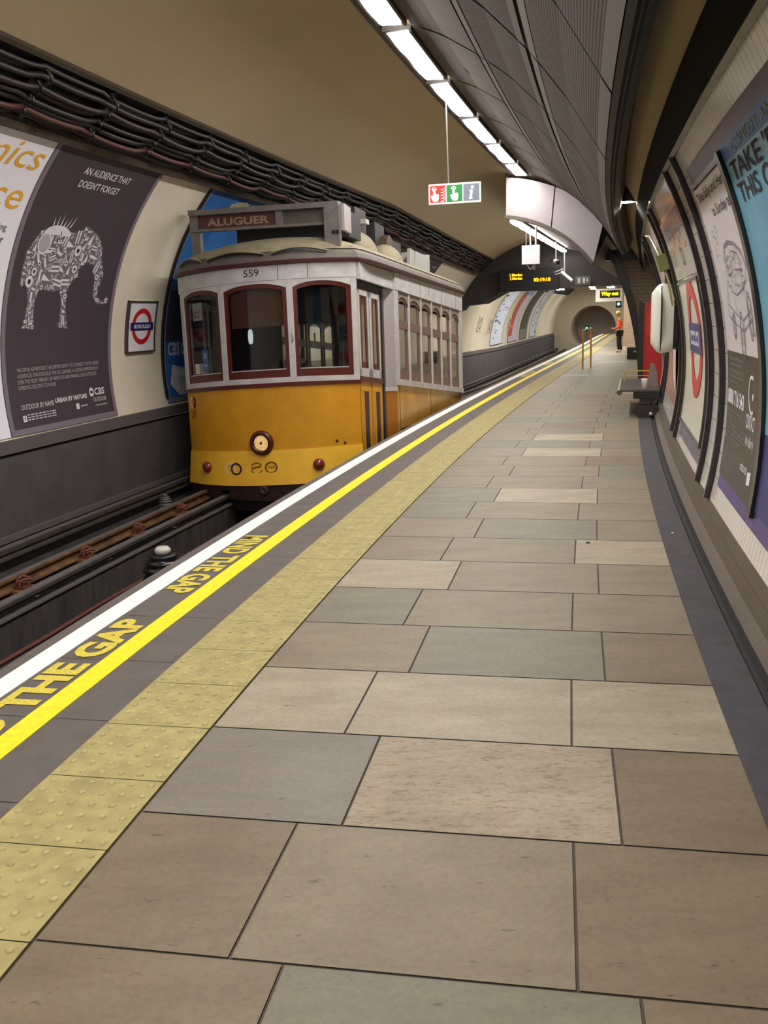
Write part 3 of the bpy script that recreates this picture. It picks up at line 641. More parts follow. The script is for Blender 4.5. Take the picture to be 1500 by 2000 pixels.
# elephant poster
t = poster('charcoal poster of an elephant built from little white objects', 8.28, 10.22, 188.6, 135.4, P_grey, P_bord, .055)
I_w = ink('white', (226, 220, 228)); I_g = ink('grey', (178, 168, 178)); I_d = ink('dark', (62, 54, 62))
m = MB(); put_text(m, 'AN AUDIENCE THAT', gw, 8.86, 9.70, 141.0, 139.6, .017, 0, .01); put_text(m, "DOESN'T FORGET", gw, 8.88, 9.60, 143.5, 142.1, .017, 0, .01); obj('title_lettering', m, I_w, t, recalc=False)
EL = [(8.5, 155.8), (8.56, 154.2), (8.6, 152.6), (8.75, 151.4), (9.04, 151.5), (9.12, 152.1), (9.28, 151.3), (9.34, 150.4), (9.48, 151.2), (9.63, 152.3), (9.74, 154.2), (9.81, 156.9), (9.9, 159.3), (9.87, 162.0), (9.86, 163.8), (9.97, 165.0), (10.05, 163.9), (10.11, 164.4), (10.03, 165.5), (9.87, 165.4), (9.77, 163.8), (9.75, 160.7), (9.66, 157.7), (9.52, 157.5), (9.42, 158.6), (9.43, 160.3), (9.32, 161.3), (9.29, 162.9), (9.29, 166.2), (9.34, 169.4), (9.36, 170.1), (9.17, 170.0), (9.21, 167.8), (9.19, 164.9), (9.15, 163.0), (9.02, 163.2), (8.82, 163.0), (8.78, 163.7), (8.75, 166.2), (8.77, 169.2), (8.78, 170.1), (8.58, 170.0), (8.62, 168.0), (8.64, 165.6), (8.59, 161.7), (8.51, 162.8), (8.48, 161.8), (8.48, 158.2), (8.48, 156.4)]
def inside(x, y, P):
    c = False; j = len(P) - 1
    for i in range(len(P)):
        if (P[i][1] > y) != (P[j][1] > y) and x < (P[j][0] - P[i][0]) * (y - P[i][1]) / (P[j][1] - P[i][1]) + P[i][0]: c = not c
        j = i
    return c
m = MB(); rr = random.Random(11); placed = []
for ix in range(84):
    for ia in range(80):
        x = 8.46 + ix * .02; a = 150.2 + ia * .25
        if inside(x + .01, a + .125, EL): m.add([gw(x, a, .0145), gw(x + .02, a, .0145), gw(x + .02, a + .25, .0145), gw(x, a + .25, .0145)], [(0, 1, 2, 3)], 2)
for it in range(14000):
    x = rr.uniform(8.46, 10.12); a = rr.uniform(150.2, 170.2)
    if not inside(x, a, EL): continue
    rad = rr.choice((.05, .07)) if it < 400 else (rr.choice((.028, .036)) if it < 3000 else rr.choice((.011, .014, .018, .022)))
    if not all(inside(x + dx * rad * .8, a + dy * rad * .8 * 18.5, EL) for dx, dy in ((1, 0), (-1, 0), (0, 1), (0, -1))): continue
    if any((x - p[0]) ** 2 + ((a - p[1]) / 18.5) ** 2 < ((rad + p[2]) * .88) ** 2 for p in placed): continue
    placed.append((x, a, rad)); kk = .0165; g_ = lambda u, v, k, x=x, a=a: gw(x + u, a - v * 18.5, k)
    ty = rr.randrange(5); an = rr.uniform(-.5, .5) + (PI / 2 if rr.random() < .5 else 0); ca, sa = math.cos(an), math.sin(an)
    def q(L, h, mi=0, o=0, kk=kk): m.add([g_(u * ca - v * sa, u * sa + v * ca, kk) for u, v in ((-L, -h + o), (L, -h + o), (L, h + o), (-L, h + o))], [(0, 1, 2, 3)], mi)
    if ty == 0: q(rad, rad * .32)
    elif ty == 1: q(rad * .8, rad * .55); q(rad * .5, rad * .12, 1, rad * .2, .0172)
    elif ty == 2: m.add([g_(rad * .85 * math.cos(i * PI / 5), rad * .85 * math.sin(i * PI / 5), kk) for i in range(10)], [list(range(10))], 0); m.add([g_(rad * .4 * math.cos(i * PI / 3), rad * .4 * math.sin(i * PI / 3), .0172) for i in range(6)], [list(range(6))], 1)
    elif ty == 3: q(rad, rad * .16, 0, rad * .3); q(rad, rad * .16, 0, -rad * .3)
    else: m.add([g_(u * ca - v * sa, u * sa + v * ca, kk) for u, v in ((-rad, -rad * .5), (rad, 0), (-rad, rad * .5))], [(0, 1, 2)], 0)
for cx, ca_ in ((8.88, 152.9),):      # dish with spikes on the back, wheel on the flank
    g_ = lambda u, v, k, cx=cx, ca_=ca_: gw(cx + u, ca_ - v * 18.5, k)
    m.add([g_(.22 * math.cos(i * PI / 10), .10 * math.sin(i * PI / 10), .0168) for i in range(11)], [list(range(11))], 0)
    for i in range(6): m.add([g_(-.12 + i * .055, .09, .0168), g_(-.10 + i * .055, .09, .0168), g_(-.12 + i * .07, .18 + .02 * (i % 3), .0168)], [(0, 1, 2)], 0)
m.ring(lambda x, y, k: gw(x, 154.6 - y * 18.5, k), 8.72, 0, .10, .11, .016, .0166, .0175, 24); m.add([gw(8.72 + .085 * math.cos(i * PI / 9), 154.6 - .092 * math.sin(i * PI / 9) * 18.5, .0176) for i in range(18)], [list(range(18))], 3)
obj('elephant_picture', m, [I_w, I_d, mat('ink_mid', (112, 104, 112), .7), I_g], t, recalc=False)
m = MB()
for i, tx in enumerate(('WE OFFER ADVERTISERS THE OPPORTUNITY TO CONNECT WITH URBAN', 'AUDIENCES THROUGHOUT THE UK. LEAVING A LASTING IMPRESSION IS', 'EVEN THE MOST VIBRANT OF HABITATS AND MAKING OUR OUTDOOR', 'OFFERING SECOND TO NONE')):
    put_text(m, tx, gw, 8.50, 8.50 + (1.46, 1.44, 1.40, .62)[i], 177.6 + i * 1.05, 176.9 + i * 1.05, .017)
obj('paragraph_lettering', m, I_g, t, recalc=False)
m = MB(); put_text(m, 'OUTDOOR BY NAME', gw, 8.50, 9.04, 184.3, 183.4, .017); put_text(m, 'URBAN BY NATURE', gw, 9.07, 9.66, 184.0, 183.1, .017, 0, .03)
g_ = lambda x, y, k: gw(x, y, k); m.add([gw(9.76 + .045 * math.cos(i * PI / 8), 183.0 - .05 * math.sin(i * PI / 8) * 18.5, .017) for i in range(16)], [list(range(16))], 0)
m.add([gw(9.76 + .028 * math.cos(i * PI / 6), 183.0 - .018 * math.sin(i * PI / 6) * 18.5, .0175) for i in range(12)], [list(range(12))], 1)
put_text(m, 'CBS', gw, 9.82, 10.02, 183.7, 182.3, .017, 0, .02); obj('slogan_lettering', m, [I_w, P_grey], t, recalc=False)
m = MB(); put_text(m, 'OUTDOOR', gw, 9.78, 10.04, 185.0, 184.2, .017, 0); put_text(m, 'www.outdoor', gw, 9.80, 10.05, 185.9, 185.5, .017)
for i in range(3): lines_of_text(m, gw, 8.58, 9.35, 186.35 - i * .45, 186.0 - i * .45, 1, 0, .017)
lines_of_text(m, gw, 9.52, 9.72, 185.6, 185.1, 1, 0, .017)
for x, a in ((8.53, 185.9), (9.46, 185.3)): m.add([gw(x - .03, a + .55, .017), gw(x + .03, a + .55, .017), gw(x + .03, a - .55, .017), gw(x - .03, a - .55, .017)], [(0, 1, 2, 3)], 0)
put_text(m, 'f', gw, 8.52, 8.545, 186.3, 185.5, .0175, 1, .01)
obj('footer_lettering', m, [I_w, P_grey], t, recalc=False)
# left roundel board
def roundel(name, label, s0, s1, a0, a1, cs, ca, rx, ry, wd, barw, barh, k, gm, frame_m, sgn):
    t = thing(name, label, 'station sign', CW((s0 + s1) / 2, (a0 + a1) / 2, 0))
    m = MB(); lo, hi = min(s0, s1), max(s0, s1); bar(m, lo, hi, a0, a1, 0, k, n=6); obj('board', m, gm, t)
    if frame_m:
        m = MB(); bar(m, lo - .02, lo + .005, a0, a1, 0, k + .01, n=6); bar(m, hi - .005, hi + .02, a0, a1, 0, k + .01, n=6); bar(m, lo - .02, hi + .02, a0 - .4, a0, 0, k + .01, n=1); bar(m, lo - .02, hi + .02, a1, a1 + .4, 0, k + .01, n=1); obj('frame', m, frame_m, t)
    sa = 18.5 * (-1 if ca > 90 else 1)
    g_ = lambda x, y, kk: gw(cs + x * sgn, ca + y * sa, kk)
    m = MB(); m.ring(g_, 0, 0, rx, ry, wd, k + .001, k + .004, 44); obj('red_ring', m, mat('roundel_red', (206, 36, 40), .3, spec=.6), t)
    m = MB(); m.grid([[g_(-barw + 2 * barw * i / 4, y, k + .006) for y in (-barh, barh)] for i in range(5)]); obj('blue_bar', m, mat('roundel_blue', (36, 34, 120), .3, spec=.6), t)
    m = MB(); put_text(m, 'BOROUGH', g_, -barw * .72, barw * .72, -barh * .5, barh * .5, k + .008, 0, .02); obj('station_name', m, I_w, t, recalc=False)
    return t
roundel('station_sign', 'small framed BOROUGH roundel board on the cream wall across the track', 10.57, 11.20, 176.0, 164.6, 10.89, 170.2, .235, .215, .065, .27, .048, .03, mat('enamel_white', (238, 236, 240), .25), mat('frame_dark', (66, 58, 56), .4), 1)
# blue poster behind the tram, then the ones farther on
t = poster('blue sky poster half hidden behind the tram front', 11.47, 13.5, 188.4, 135.4, mat('poster_blue', (44, 118, 190), .55, var=.25, scale=1.2, c2=(24, 80, 150)), mat('border_blue', (116, 118, 140), .5), .06)
m = MB(); put_text(m, 'CBS OUTDOOR', gw, 11.60, 12.9, 177.4, 174.3, .017, 0, .02); obj('lettering', m, I_w, t, recalc=False)
m = MB(); m.prism(lambda x, y, k: gw(x, y, k), [(12.15, 141.5), (12.2, 139.6), (12.35, 138.6), (12.6, 137.9), (12.72, 138.6), (12.78, 142), (12.6, 146), (12.1, 147)], .0165, .0175); obj('rock_picture', m, mat('ink_rock', (176, 166, 130), .8, var=.5, scale=12, c2=(120, 110, 84)), t); m = MB(); m.prism(lambda x, y, k: gw(x, y, k), [(11.8, 187), (13.4, 187), (13.4, 181), (12.6, 179.5), (12.0, 180.5), (11.7, 179.5), (11.6, 184)], .0165, .0175)
obj('foam_picture', m, mat('ink_foam', (226, 226, 228), .8, var=.3, scale=6, c2=(170, 176, 184)), t)
m = MB(); patch(m, 11.53, 13.4, 174.0, 162.0, .0164); obj('dark_band', m, mat('ink_night', (56, 54, 76), .7), t)
m = MB(); bar(m, 11.435, 11.47, 187.3, 135.4, 0, .03); struct('trim_8', m, M_brkt, 'thin dark trim beside the blue poster', 'trim')
far_specs = [(15.5, 17.0, (206, 204, 214), (70, 66, 76), 'white poster glimpsed through the tram windows'), (19.2, 21.6, (200, 204, 216), (72, 66, 66), 'white poster with dark head strip seen over the tram roof'), (22.4, 24.6, (64, 58, 62), (150, 150, 150), 'charcoal poster at the far end of the tram roof'),
             (36.2, 39.2, (206, 214, 232), (44, 52, 84), 'white poster with dark blue patches just beyond the dark downstand'), (40.8, 43.6, (206, 84, 52), (230, 180, 170), 'orange and lilac poster on the far wall'), (44.4, 47.2, (128, 126, 120), (86, 88, 84), 'grey-green poster on the far wall'), (48.2, 51.0, (206, 212, 226), (64, 76, 110), 'pale blue-white poster farthest along the wall')]
for i, (s0, s1, c, c2, lb) in enumerate(far_specs):
    a0 = 187 - (0 if s0 < 30 else -1); c_, zc, R = shell(s0); a0 = 180 - math.degrees(math.asin((dado_top(s0) + .06 - zc) / R)) if s0 > 18 else 187; a1 = 136 if s0 < 30 else 128
    t = poster(lb, s0, s1, a0, a1, mat('fp%d' % i, c, .6, var=.05, scale=2), mat('fpb', (70, 64, 64), .5), .04)
    m = MB(); r2 = random.Random(i + 5)
    if i == 4:
        patch(m, s0 + 1.1, s1 - .05, a0 - 1, a1, .0165, 1); patch(m, s0 + .3, s1, 140, a1, .0172, 2); patch(m, s0 + .05, s1 - .05, a0, a0 - 5, .0172, 1)
    elif i == 5: patch(m, s0 + .1, s1 - .5, a0 - 9, a1, .0165, 0)
    elif i == 1: patch(m, s0 + .05, s1 - .05, 140, 136.2, .0165, 0)
    if i in (0, 1, 3, 4, 6, 2):
        for q in range(26):
            x = r2.uniform(s0 + .15, s1 - .6); a = r2.uniform(a1 + 3, a0 - 3); w_ = r2.uniform(.1, .5); h_ = r2.uniform(.3, 1.8)
            m.add([gw(x, a, .018), gw(x + w_, a, .018), gw(x + w_, a - h_, .018), gw(x, a - h_, .018)], [(0, 1, 2, 3)], 0)
    if m.v: obj('picture', m, [ink('fp%d' % i, c2), ink('lilac', (196, 184, 206)), ink('sky', (120, 150, 200))], t, recalc=False)
for s, lb in ((33.2, 'small dim framed sign on the cream wall under the dark downstand'), (35.3, 'small framed sign on the cream wall before the first far poster'), (40.0, 'small framed sign between the first far poster and the orange one')):
    t = thing('wall_sign', lb, 'sign', CW(s, 166, 0)); m = MB(); bar(m, s, s + .75, 170, 160, 0, .03, n=3); obj('board', m, mat('sign_cream', (206, 200, 184), .4), t)
    m = MB(); m.ring(lambda x, y, k: gw(s + .37 + x, 165 - y * 18.5, k), 0, 0, .22, .2, .05, .031, .034, 20); obj('ring', m, ink('dim', (110, 84, 80)), t)
# ---------------- right wall
def gr(x, a, k): return CW(x, a, k)
M_ring = mat('ring_trim', (36, 30, 30), .22, spec=.6)
for i, (s, wd) in enumerate(((6.60, .09), (7.20, .09), (9.60, .10), (10.08, .08), (12.95, .10), (13.9, .10))):
    m = MB(); n = 18; rows = []
    for j in range(n + 1):
        a = -12 + 39.2 * j / n; rows.append([CW(s - wd / 2, a, 0), CW(s - wd / 2, a, .018), CW(s - wd / 4, a, .034), CW(s + wd / 4, a, .034), CW(s + wd / 2, a, .018), CW(s + wd / 2, a, 0)])
    m.grid(rows, 0, smooth=False); struct('trim_%d' % (9 + i), m, M_ring, 'black vertical half-round trim on the right wall', 'trim')
M_purp = mat('purple_frame', (84, 64, 92), .4, var=.2, scale=3)
# purple frame bands behind the posters
def band(label, s0, s1, a0, a1, m_, k=.006, name='wall_band', cat='painted band'):
    m = MB(); sheet(m, s0, s1, a0, a1, k, n=6); return tag(obj(name, m, m_, recalc=False), label, cat)
band('dark purple band above the white poster on the right wall', 2.0, 6.34, 22.6, 24.8, M_purp)
band('purple band under the dark half of the right poster', 2.0, 6.36, -9.7, -8.0, mat('purple_low', (92, 76, 140), .35, var=.3, scale=3, c2=(70, 56, 110)))
band('grey-purple band under the big roundel board', 7.42, 9.35, -10.6, -8.1, mat('purple_low2', (112, 104, 132), .35, var=.3, scale=3, c2=(98, 92, 104)))
# contact poster
t = poster('white poster of a sketched old car over a dark charity panel with a phone number', 5.18, 6.36, -8.2, 22.4, mat('poster_paper', (214, 208, 214), .3, spec=.4))
m = MB(); patch(m, 5.2, 6.35, -8.2, 5.3, .0135); obj('dark_panel', m, mat('panel_black', (48, 40, 42), .3), t, recalc=False)
m = MB(); put_text(m, 'Take Sally and Harry', gr, 6.28, 5.16, 20.6, 21.9, .016, 0, .01); put_text(m, 'to Sunday tea', gr, 5.90, 5.2, 18.6, 19.9, .016, 0, .01); obj('headline_lettering', m, ink('black', (52, 46, 50)), t, recalc=False)
m = MB(); put_text(m, '0800 716 543', gr, 6.32, 5.72, -.3, 1.35, .0145, 0, .03); put_text(m, 'CONTACT', gr, 5.62, 5.36, -1.6, -.2, .0145, 0, .01); put_text(m, 'the elderly', gr, 5.60, 5.36, -3.5, -2.2, .0145)
m.ring(lambda x, y, k: gr(5.47 - x, 1.7 + y * 18.5, k), 0, 0, .10, .10, .016, .0145, .0155, 24, 60, 300); m.ring(lambda x, y, k: gr(5.44 - x, 1.55 + y * 18.5, k), 0, 0, .018, .018, .017, .0145, .0155, 10)
m.add([gr(5.42, -6.6, .0145), gr(5.33, -6.4, .0145), gr(5.33, -5.2, .0145), gr(5.42, -5.4, .0145)], [(0, 1, 2, 3)]); put_text(m, 'national', gr, 5.66, 5.45, -5.8, -4.9, .0145)
obj('white_lettering', m, I_w, t, recalc=False)
m = MB(); lines_of_text(m, gr, 6.25, 5.74, 1.9, 4.9, 5, 0, .0145, .5); lines_of_text(m, gr, 6.3, 5.74, -1.6, -.6, 2, 0, .0145, .4); lines_of_text(m, gr, 6.34, 5.40, -3.9, -2.1, 4, 0, .0145, .5); lines_of_text(m, gr, 6.34, 5.8, -6.6, -4.6, 4, 0, .0145, .4); obj('small_lettering', m, ink('dimgrey', (120, 112, 114)), t, recalc=False)
def stroke(mb, pts, w_=.006, k=.0155, sc=18.5):
    for (x0, a0), (x1, a1) in zip(pts, pts[1:]):
        dx, dy = x1 - x0, (a1 - a0) / sc; L = math.hypot(dx, dy) or 1; nx, ny = -dy / L * w_ / 2, dx / L * w_ / 2
        mb.add([gr(x0 + nx, a0 + ny * sc, k), gr(x1 + nx, a1 + ny * sc, k), gr(x1 - nx, a1 - ny * sc, k), gr(x0 - nx, a0 - ny * sc, k)], [(0, 1, 2, 3)])
m = MB(); rr = random.Random(4)
def ell(cx, ca, rx, ry, n=18, tilt=0.0): return [(cx + rx * math.cos(2 * PI * i / n) + tilt * math.sin(2 * PI * i / n), ca + ry * 18.5 * math.sin(2 * PI * i / n)) for i in range(n + 1)]
roof = [(5.95, 14.6), (5.86, 15.9), (5.70, 16.2), (5.50, 15.8), (5.36, 14.9), (5.30, 13.6)]
for off in (0, .25): stroke(m, [(x, a - off) for x, a in roof])
stroke(m, [(5.95, 14.6), (5.98, 12.6), (5.9, 11.4), (5.72, 11.0), (5.5, 11.6), (5.38, 12.3), (5.30, 13.6)]); stroke(m, [(5.70, 16.2), (5.74, 14.0), (5.72, 11.0)]); stroke(m, [(5.9, 14.4), (5.78, 14.9), (5.77, 13.2), (5.92, 13.0), (5.9, 14.4)])
stroke(m, [(5.66, 15.2), (5.48, 14.8), (5.44, 13.3), (5.66, 13.4), (5.66, 15.2)]); stroke(m, [(5.98, 12.6), (6.1, 10.8), (6.12, 9.0), (5.98, 8.4)]); stroke(m, [(6.1, 10.2), (5.8, 9.0), (5.62, 8.6), (5.4, 9.4)])
stroke(m, [(6.12, 9.0), (5.9, 8.2), (5.62, 7.6), (5.36, 8.8)]); stroke(m, [(5.8, 9.0), (5.84, 10.9)]); stroke(m, [(5.5, 11.6), (5.44, 9.2)])
for cx, ca, rx, ry in ((5.96, 8.0, .05, .07), (5.70, 7.0, .065, .13), (5.40, 9.0, .055, .12)):
    for kf in (1, .82, .3): stroke(m, ell(cx, ca, rx * kf, ry * kf), .008)
for i in range(70):
    x = rr.uniform(5.40, 5.92); a = rr.uniform(11.6, 15.4); stroke(m, [(x, a), (x + rr.uniform(-.07, .07), a + rr.uniform(-.8, .2))], .004)
for i in range(14):
    x = rr.uniform(5.98, 6.2); a = rr.uniform(11, 17.5); stroke(m, [(x, a), (x + rr.uniform(-.05, .05), a + rr.uniform(-1.5, .4))], .004)
for cx, ca in ((6.12, 17.4), (5.98, 17.7), (6.06, 16.6)): stroke(m, ell(cx, ca, .03, .02, 8), .005)
put_text(m, 'mk', gr, 5.36, 5.31, 7.2, 7.7, .0155); obj('car_sketch', m, ink('pencil', (108, 100, 112)), t, recalc=False)
m = MB(); bar(m, 5.10, 5.18, -8.6, 23.2, 0, .03); bar(m, 5.10, 6.30, 22.5, 23.0, 0, .025, n=2); tag(obj('poster_frame', m, M_ring), 'dark poster frame upright between the sketch poster and the blue poster', 'frame')
# blue poster nearest the camera
t = poster('blue poster with tall dark capitals, cut by the right picture edge', 3.1, 5.09, -8.0, 23.4, mat('poster_aqua', (120, 178, 204), .35, var=.25, scale=1.5, c2=(84, 148, 184)))
m = MB(); patch(m, 3.1, 5.09, 22.0, 23.4, .0135); obj('top_band', m, mat('ink_cobalt', (40, 92, 168), .4), t, recalc=False)
m = MB(); patch(m, 3.1, 5.09, -8.0, -1.0, .0135); obj('bottom_band', m, mat('ink_indigo', (58, 60, 120), .4, var=.3, scale=2), t, recalc=False)
m = MB(); put_text(m, 'COMEDY AND BEATS', gr, 4.82, 3.4, 22.2, 23.1, .016, 0, .0); obj('strapline', m, ink('gold', (150, 156, 150)), t, recalc=False)
m = MB(); put_text(m, "TAKE 'EM ALL", gr, 5.0, 3.3, 20.2, 21.8, .016, 0, .01); put_text(m, 'THIS CHRISTMAS', gr, 4.98, 3.2, 18.35, 19.95, .016, 0, .01); obj('headline_lettering', m, ink('maroon', (58, 42, 56)), t, recalc=False)
m = MB(); m.ring(lambda x, y, k: gr(4.35 - x, 8 + y * 18.5, k), 0, 0, .5, .42, .05, .0155, .016, 40); m.ring(lambda x, y, k: gr(4.3 - x, 5 + y * 18.5, k), 0, 0, .42, .30, .04, .0155, .016, 40); obj('swirl_picture', m, ink('teal', (70, 160, 190)), t, recalc=False)
# large roundel board
roundel('station_sign', 'large BOROUGH roundel board between the black trims on the right wall', 9.30, 7.45, -8.0, 13.6, 8.20, 5.6, .50, .46, .15, .50, .115, .02, mat('board_cream', (226, 222, 204), .16, spec=.6), mat('board_trim', (60, 62, 56), .25), -1)
t = thing('line_diagram_sign', 'enamel direction panel with orange and white lettering above the large roundel board', 'sign', CW(8.4, 19, 0))
m = MB(); bar(m, 7.42, 9.32, 14.4, 23.4, 0, .02, n=6); obj('board', m, mat('board_grey', (196, 190, 184), .12, spec=.7), t)
m = MB(); patch(m, 7.44, 9.3, 20.6, 23.2, .021); obj('dark_header', m, mat('header_dark', (60, 50, 76), .2), t, recalc=False)
m = MB(); put_text(m, 'Way out', gr, 8.9, 8.0, 21.3, 22.6, .024); obj('header_lettering', m, I_w, t, recalc=False)
m = MB()
for i in range(7): put_text(m, '> ^'[i % 3] if '> ^'[i % 3] != ' ' else 'x', gr, 8.9 - i * .2, 8.78 - i * .2, 18.0 + (i % 3) * .9, 19.0 + (i % 3) * .9, .024, 0, .03)
obj('orange_symbols', m, ink('amber', (226, 150, 50)), t, recalc=False)
m = MB(); m.ring(lambda x, y, k: gr(8.1 - x, 17.2 + y * 18.5, k), 0, 0, .10, .07, .02, .022, .024, 20); obj('ring_symbol', m, ink('brown', (120, 100, 90)), t)
# far right poster beyond the second pair of trims
t = poster('brown and pink poster beyond the white housing on the right wall', 10.35, 12.6, -9.5, 9.0, mat('poster_tan', (164, 120, 88), .35, var=.5, scale=2.5, c2=(140, 96, 90)), mat('border_steel', (150, 146, 150), .3), .07)
m = MB(); m.prism(lambda x, y, k: gr(x, y, k), [(10.5, -6), (11.2, -4), (11.3, 6), (10.9, 9), (10.45, 9)], .0145, .0155); obj('pale_picture', m, ink('pinkish', (204, 186, 194)), t)
t = poster('pale lilac poster high on the wall beyond the second pair of black trims', 10.4, 12.7, 10.5, 23.5, mat('poster_lilac', (188, 172, 176), .25))
# conduit and green box
t = thing('conduit', 'bright steel conduit with a green junction box running down the tiled wall', 'conduit', CW(10.0, 20, 0))
m = MB(); m.tube([CW(11.2, 25, .06), CW(10.6, 24, .06), CW(10.2, 21, .065), CW(9.9, 18.5, .06), CW(9.88, 14, .06), CW(9.88, 10.5, .06)], .014, 7); m.tube([CW(9.98, 18.5, .05), CW(9.98, 14, .05), CW(9.96, 11, .05)], .009, 6); obj('pipe', m, mat('steel_warm', (214, 206, 160), .18, metal=.8), t)
m = MB(); bar(m, 9.84, 10.10, 16.8, 19.6, .005, .11, n=2); obj('junction_box', m, mat('box_green', (120, 124, 74), .4), t)

# thick white housing on a black wall mount
t = thing('wall_monitor', 'thick white rounded housing on a black bracket on the right wall', 'housing', W(10.3, 3.05, 1.3))
o = W(10.25, 3.04, 1.32); T = frame(10.25, 3.04, 1.32, .0)
def pod(x0, x1, hz0, hz1, hy0, hy1, mi=0):
    mb = MB(); rows = []
    for i in range(7):
        q = i / 6; x = x0 + (x1 - x0) * q; e = q ** 1.6 if hz1 < hz0 else q; hz = hz0 + (hz1 - hz0) * e; hy = hy0 + (hy1 - hy0) * e; r = []
        for j in range(32):
            a = 2 * PI * j / 32; c, s_ = math.cos(a), math.sin(a); r.append(T @ Vector((x, hy * abs(c) ** .55 * (1 if c > 0 else -1), hz * abs(s_) ** .55 * (1 if s_ > 0 else -1))))
        rows.append(r)
    mb.grid(rows, 0, smooth=True, closed=True); mb.add(rows[-1], [list(range(32))]); mb.add(rows[0], [list(range(32))]); return mb
M_pod = mat('pod_white', (236, 236, 228), .18, spec=.7)
obj('front_shell', pod(-.045, -.125, .33, .24, .22, .14), M_pod, t); obj('rear_shell', pod(-.035, .075, .335, .31, .225, .20), M_pod, t)
m = MB(); m.cyl(T @ Vector((-.046, 0, 0)), T @ Vector((-.034, 0, 0)), .31, .31, 28); obj('seam', m, M_blk, t)
obj('black_back', pod(.075, .19, .30, .29, .19, .17), mat('pod_black', (30, 32, 30), .3), t)
m = MB(); m.box(T, -.01, .19, -.06, .06, .3, .5); obj('bracket', m, mat('bracket_green', (70, 74, 54), .4), t)

# pendant lamp over the bench
o = W(11.0, 2.66, 2.50); T = Matrix.Translation(o); t = thing('pendant_lamp', 'black cone pendant lamp glowing white beneath the side ceiling', 'lamp', o)
m = MB(); m.lathe(T, [(.085, 0), (.088, .02), (.05, .20), (.03, .27), (.03, .34), (0, .34)], 20); obj('shade', m, mat('shade_black', (46, 40, 44), .35), t, recalc=False)
m = MB(); m.cyl(T @ Vector((0, 0, .012)), T @ Vector((0, 0, .03)), .075); obj('bulb', m, emis('pendant_glow', (255, 250, 235), 130), t)
m = MB(); m.cyl(T @ Vector((0, 0, .34)), T @ Vector((0, 0, .52)), .012); obj('stem', m, M_brkt, t)

# hanging alarm sign
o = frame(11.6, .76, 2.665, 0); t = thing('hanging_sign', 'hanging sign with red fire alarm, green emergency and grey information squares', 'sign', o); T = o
m = MB(); m.box(T, -.30, .30, 0, .035, 0, .22); obj('panel', m, mat('sign_white', (238, 238, 238), .4, emit=.15), t)  # sign face, squares and symbols given a faint glow to look brightly lit
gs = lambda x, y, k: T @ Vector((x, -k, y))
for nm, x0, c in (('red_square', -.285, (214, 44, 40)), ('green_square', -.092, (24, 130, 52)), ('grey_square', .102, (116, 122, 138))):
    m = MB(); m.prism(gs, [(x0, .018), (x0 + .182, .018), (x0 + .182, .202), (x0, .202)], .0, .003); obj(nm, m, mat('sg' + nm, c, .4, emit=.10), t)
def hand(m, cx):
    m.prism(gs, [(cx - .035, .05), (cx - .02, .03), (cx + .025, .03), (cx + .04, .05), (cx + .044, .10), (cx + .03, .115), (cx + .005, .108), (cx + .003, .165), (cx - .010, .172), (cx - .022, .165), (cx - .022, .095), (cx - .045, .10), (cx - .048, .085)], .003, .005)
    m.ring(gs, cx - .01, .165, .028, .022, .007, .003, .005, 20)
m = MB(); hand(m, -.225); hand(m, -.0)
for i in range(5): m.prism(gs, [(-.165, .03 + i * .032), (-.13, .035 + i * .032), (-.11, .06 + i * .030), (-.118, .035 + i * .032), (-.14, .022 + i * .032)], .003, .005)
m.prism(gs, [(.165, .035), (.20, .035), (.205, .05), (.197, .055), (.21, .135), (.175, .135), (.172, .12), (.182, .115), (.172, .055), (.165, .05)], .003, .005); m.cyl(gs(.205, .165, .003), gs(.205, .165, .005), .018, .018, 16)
obj('symbols', m, mat('sign_symbol_glow', (245, 245, 245), .4, emit=.3), t)
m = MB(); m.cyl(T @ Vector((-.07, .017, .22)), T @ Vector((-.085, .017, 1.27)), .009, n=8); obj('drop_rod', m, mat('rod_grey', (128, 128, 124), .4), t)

# white box, cameras and tube under the low vault
T = frame(20.4, .62, 2.38); t = thing('hanging_box', 'white square box hung on two rods under the low vault', 'equipment box', T); M_wht = mat('box_white', (240, 240, 240), .35)
m = MB(); m.box(T, -.18, .18, -.06, .06, 0, .37); obj('case', m, M_wht, t)
m = MB(); m.cyl(T @ Vector((-.01, 0, .37)), T @ Vector((-.02, 0, .73)), .016, n=8); m.cyl(T @ Vector((.10, 0, .37)), T @ Vector((.10, 0, .72)), .022, n=8); m.cyl(T @ Vector((-.10, 0, .37)), T @ Vector((-.10, 0, .66)), .005, n=6); obj('rod', m, mat('rod_pale', (190, 186, 182), .4), t)
m = MB(); m.tube([T @ Vector((-.08 + .01 * i, .0, -.10 * math.sin(PI * i / 14) - .0)) for i in range(15)] , .008, 6); m.tube([T @ Vector((.06, 0, 0)), T @ Vector((.05, 0, -.11)), T @ Vector((.075, 0, -.12)), T @ Vector((.085, 0, 0))], .008, 6); obj('cable_loop', m, mat('rod_pale', (190, 186, 182), .4), t)
m = MB(); 
for i in range(3): m.box(T, -.09 + .055 * i, -.07 + .055 * i, -.064, -.06, .29, .30)
obj('indicator', m, M_blk, t)
T = frame(24.2, .73, 2.54); t = thing('security_camera', 'small domed camera hanging on a thin rod beyond the white box', 'camera', T)
m = MB(); m.lathe(T, [(0, 0), (.05, .01), (.075, .05), (.08, .08), (.05, .11), (0, .115)], 16); obj('dome', m, mat('cam_grey', (170, 166, 162), .3), t); m = MB(); m.cyl(T @ Vector((0, 0, .1)), T @ Vector((0, 0, .56)), .014, n=8); obj('drop_rod', m, mat('rod_pale', (190, 186, 182), .4), t)
